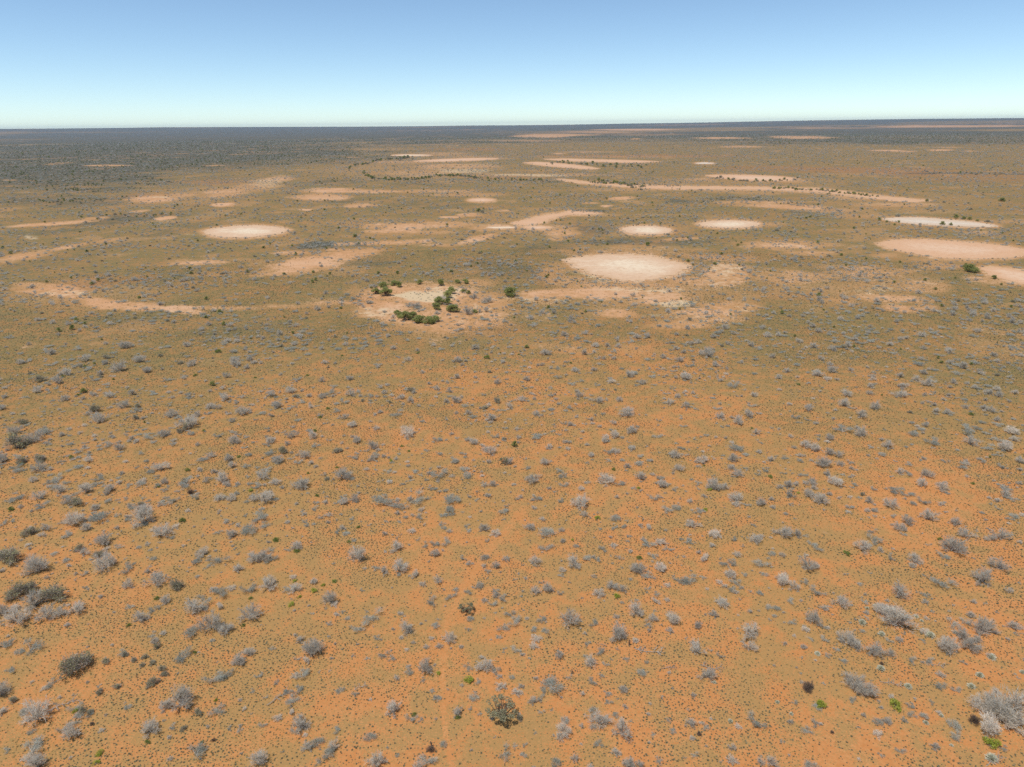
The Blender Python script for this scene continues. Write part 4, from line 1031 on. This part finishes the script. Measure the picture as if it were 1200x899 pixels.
ring += [(1052,254,6),(1120,256,6),(1129,257,6),(1136,258,5),(1145,259.5,4),(1157,260.5,5),(1053,261,4),(1078,263,3.5),(1104,263.8,6),(1114,264.5,5),(1030,258.5,5),(1174,236,7),(1086,236.5,4),(1106,237.5,4),
         (561,248,7),(565,249,6),(759,288,8),(456,244,4),(309,291,5),(347,299,5),(333,322,5),(466,321,6),(416,278,6),(986,299.5,5),(880,257,3),(1084,329,5)]
px_rows(ring, 4, [9, 10, 11, 12, 11])
ring = []
arc([(1080,201.5),(1110,203),(1150,203),(1195,204)], 1.2, 2, .8)
arc([(830,233),(890,233),(930,238),(965,244),(985,248)], .7, 5, 1.4)
arc([(680,246),(670,247.5),(710,248.5)], .8, 2, .6)
arc([(700,214),(760,217),(800,219)], .9, 3, .8)
arc([(400,196),(430,190),(500,186)], 1.5, 6, 2)
arc([(430,206),(470,213),(560,212),(640,214)], 1.2, 5, 1.6)
ring = [(a, b_, c * .6) for a, b_, c in ring]
px_rows(ring, 3, [6, 7, 8, 0, 1, 9, 10])
# shrubs round the rims of the nearer pans
for P, stp in ((PANS[0], 2.2), (PANS[1], 2.4), (PANS[2], 2.2), (PANS[3], 2.2), (PANS[4], 4), (PANS[5], 4), (PANS[8], 4)):
    ring = []
    cx = np.mean([q[0] for q in P]); cy = np.mean([q[1] for q in P])
    arc([(cx + (q[0] - cx) * 1.012, cy + (q[1] - cy) * 1.05) for q in P + P[:1]], stp, .8, .3)
    ring = [(a, b_, rnd.uniform(1.0, 2.4)) for a, b_, c in ring if rnd.random() < .8]
    px_rows(ring, 2, [6, 7, 8, 9, 0, 1])
# beside the large pan and in the scrubby circle at right: short dark dashes
ring = []
for (cx, cy, rx, ry, n) in ((820,315,14,6,60),(830,300,34,3,30),(985,322,58,9,260),(1050,337,34,7,60),(700,332,40,4,90),(745,336,50,4,80),(800,355,60,5,70),(830,372,44,8,90),(920,287,40,6,90),(545,345,60,12,150),(1090,312,34,6,70),(570,370,40,12,80),(350,282,30,4,50),(400,286,44,3,170)):
    for i in range(n):
        a = rnd.uniform(0, 6.28); q = math.sqrt(rnd.random()); ring.append((cx + rx * q * math.cos(a), cy + ry * q * math.sin(a), rnd.uniform(1.2, 3.2)))
ring = [q for q in ring if not any(in_poly(np.array([q[0]]), np.array([q[1]]), P)[0] for P in PANS)]
px_rows(ring, 2, [6, 7, 8, 0, 1, 2])
# spilled ones of the foreground
px_rows([(i[1], i[2] + .25 * i[3], i[3]) for i in SPILL] or [(0, 405, 9)], 9, [0, 1, 2, 3])
FX, FY, FS, FI = map(np.concatenate, (FX, FY, FS, FI))
scatter('distant_shrubs', 'countless grey shrubs and small trees covering the plain beyond the foreground', FX, FY, terrain_z(FX, FY), FS, FI, c_far, zs=.75 + .35 * rng.random(len(FX)))
print('far shrubs', len(FX), 'individuals', count)

# ------------------------------------------------------------------ air
def haze():
    import bmesh
    bm = bmesh.new()
    bmesh.ops.create_cube(bm, size=1.0)
    for v in bm.verts:
        v.co.x *= 34000; v.co.y *= 34000; v.co.z = -3.0 if v.co.z < 0 else 150.0
    me = bpy.data.meshes.new('haze'); bm.to_mesh(me); bm.free()
    m = bpy.data.materials.new('pale_air'); m.use_nodes = True
    nt = m.node_tree; nt.nodes.remove(nt.nodes['Principled BSDF'])
    v = nt.nodes.new('ShaderNodeVolumePrincipled')
    v.inputs['Color'].default_value = (.58, .79, 1.0, 1); v.inputs['Density'].default_value = 4.2e-5
    v.inputs['Anisotropy'].default_value = .2
    nt.links.new(v.outputs[0], nt.nodes['Material Output'].inputs['Volume'])
    me.materials.append(m)
    o = bpy.data.objects.new('haze', me); COL.objects.link(o)
    o['kind'] = 'stuff'; o['label'] = 'thin bluish haze lying over the whole plain'
haze()
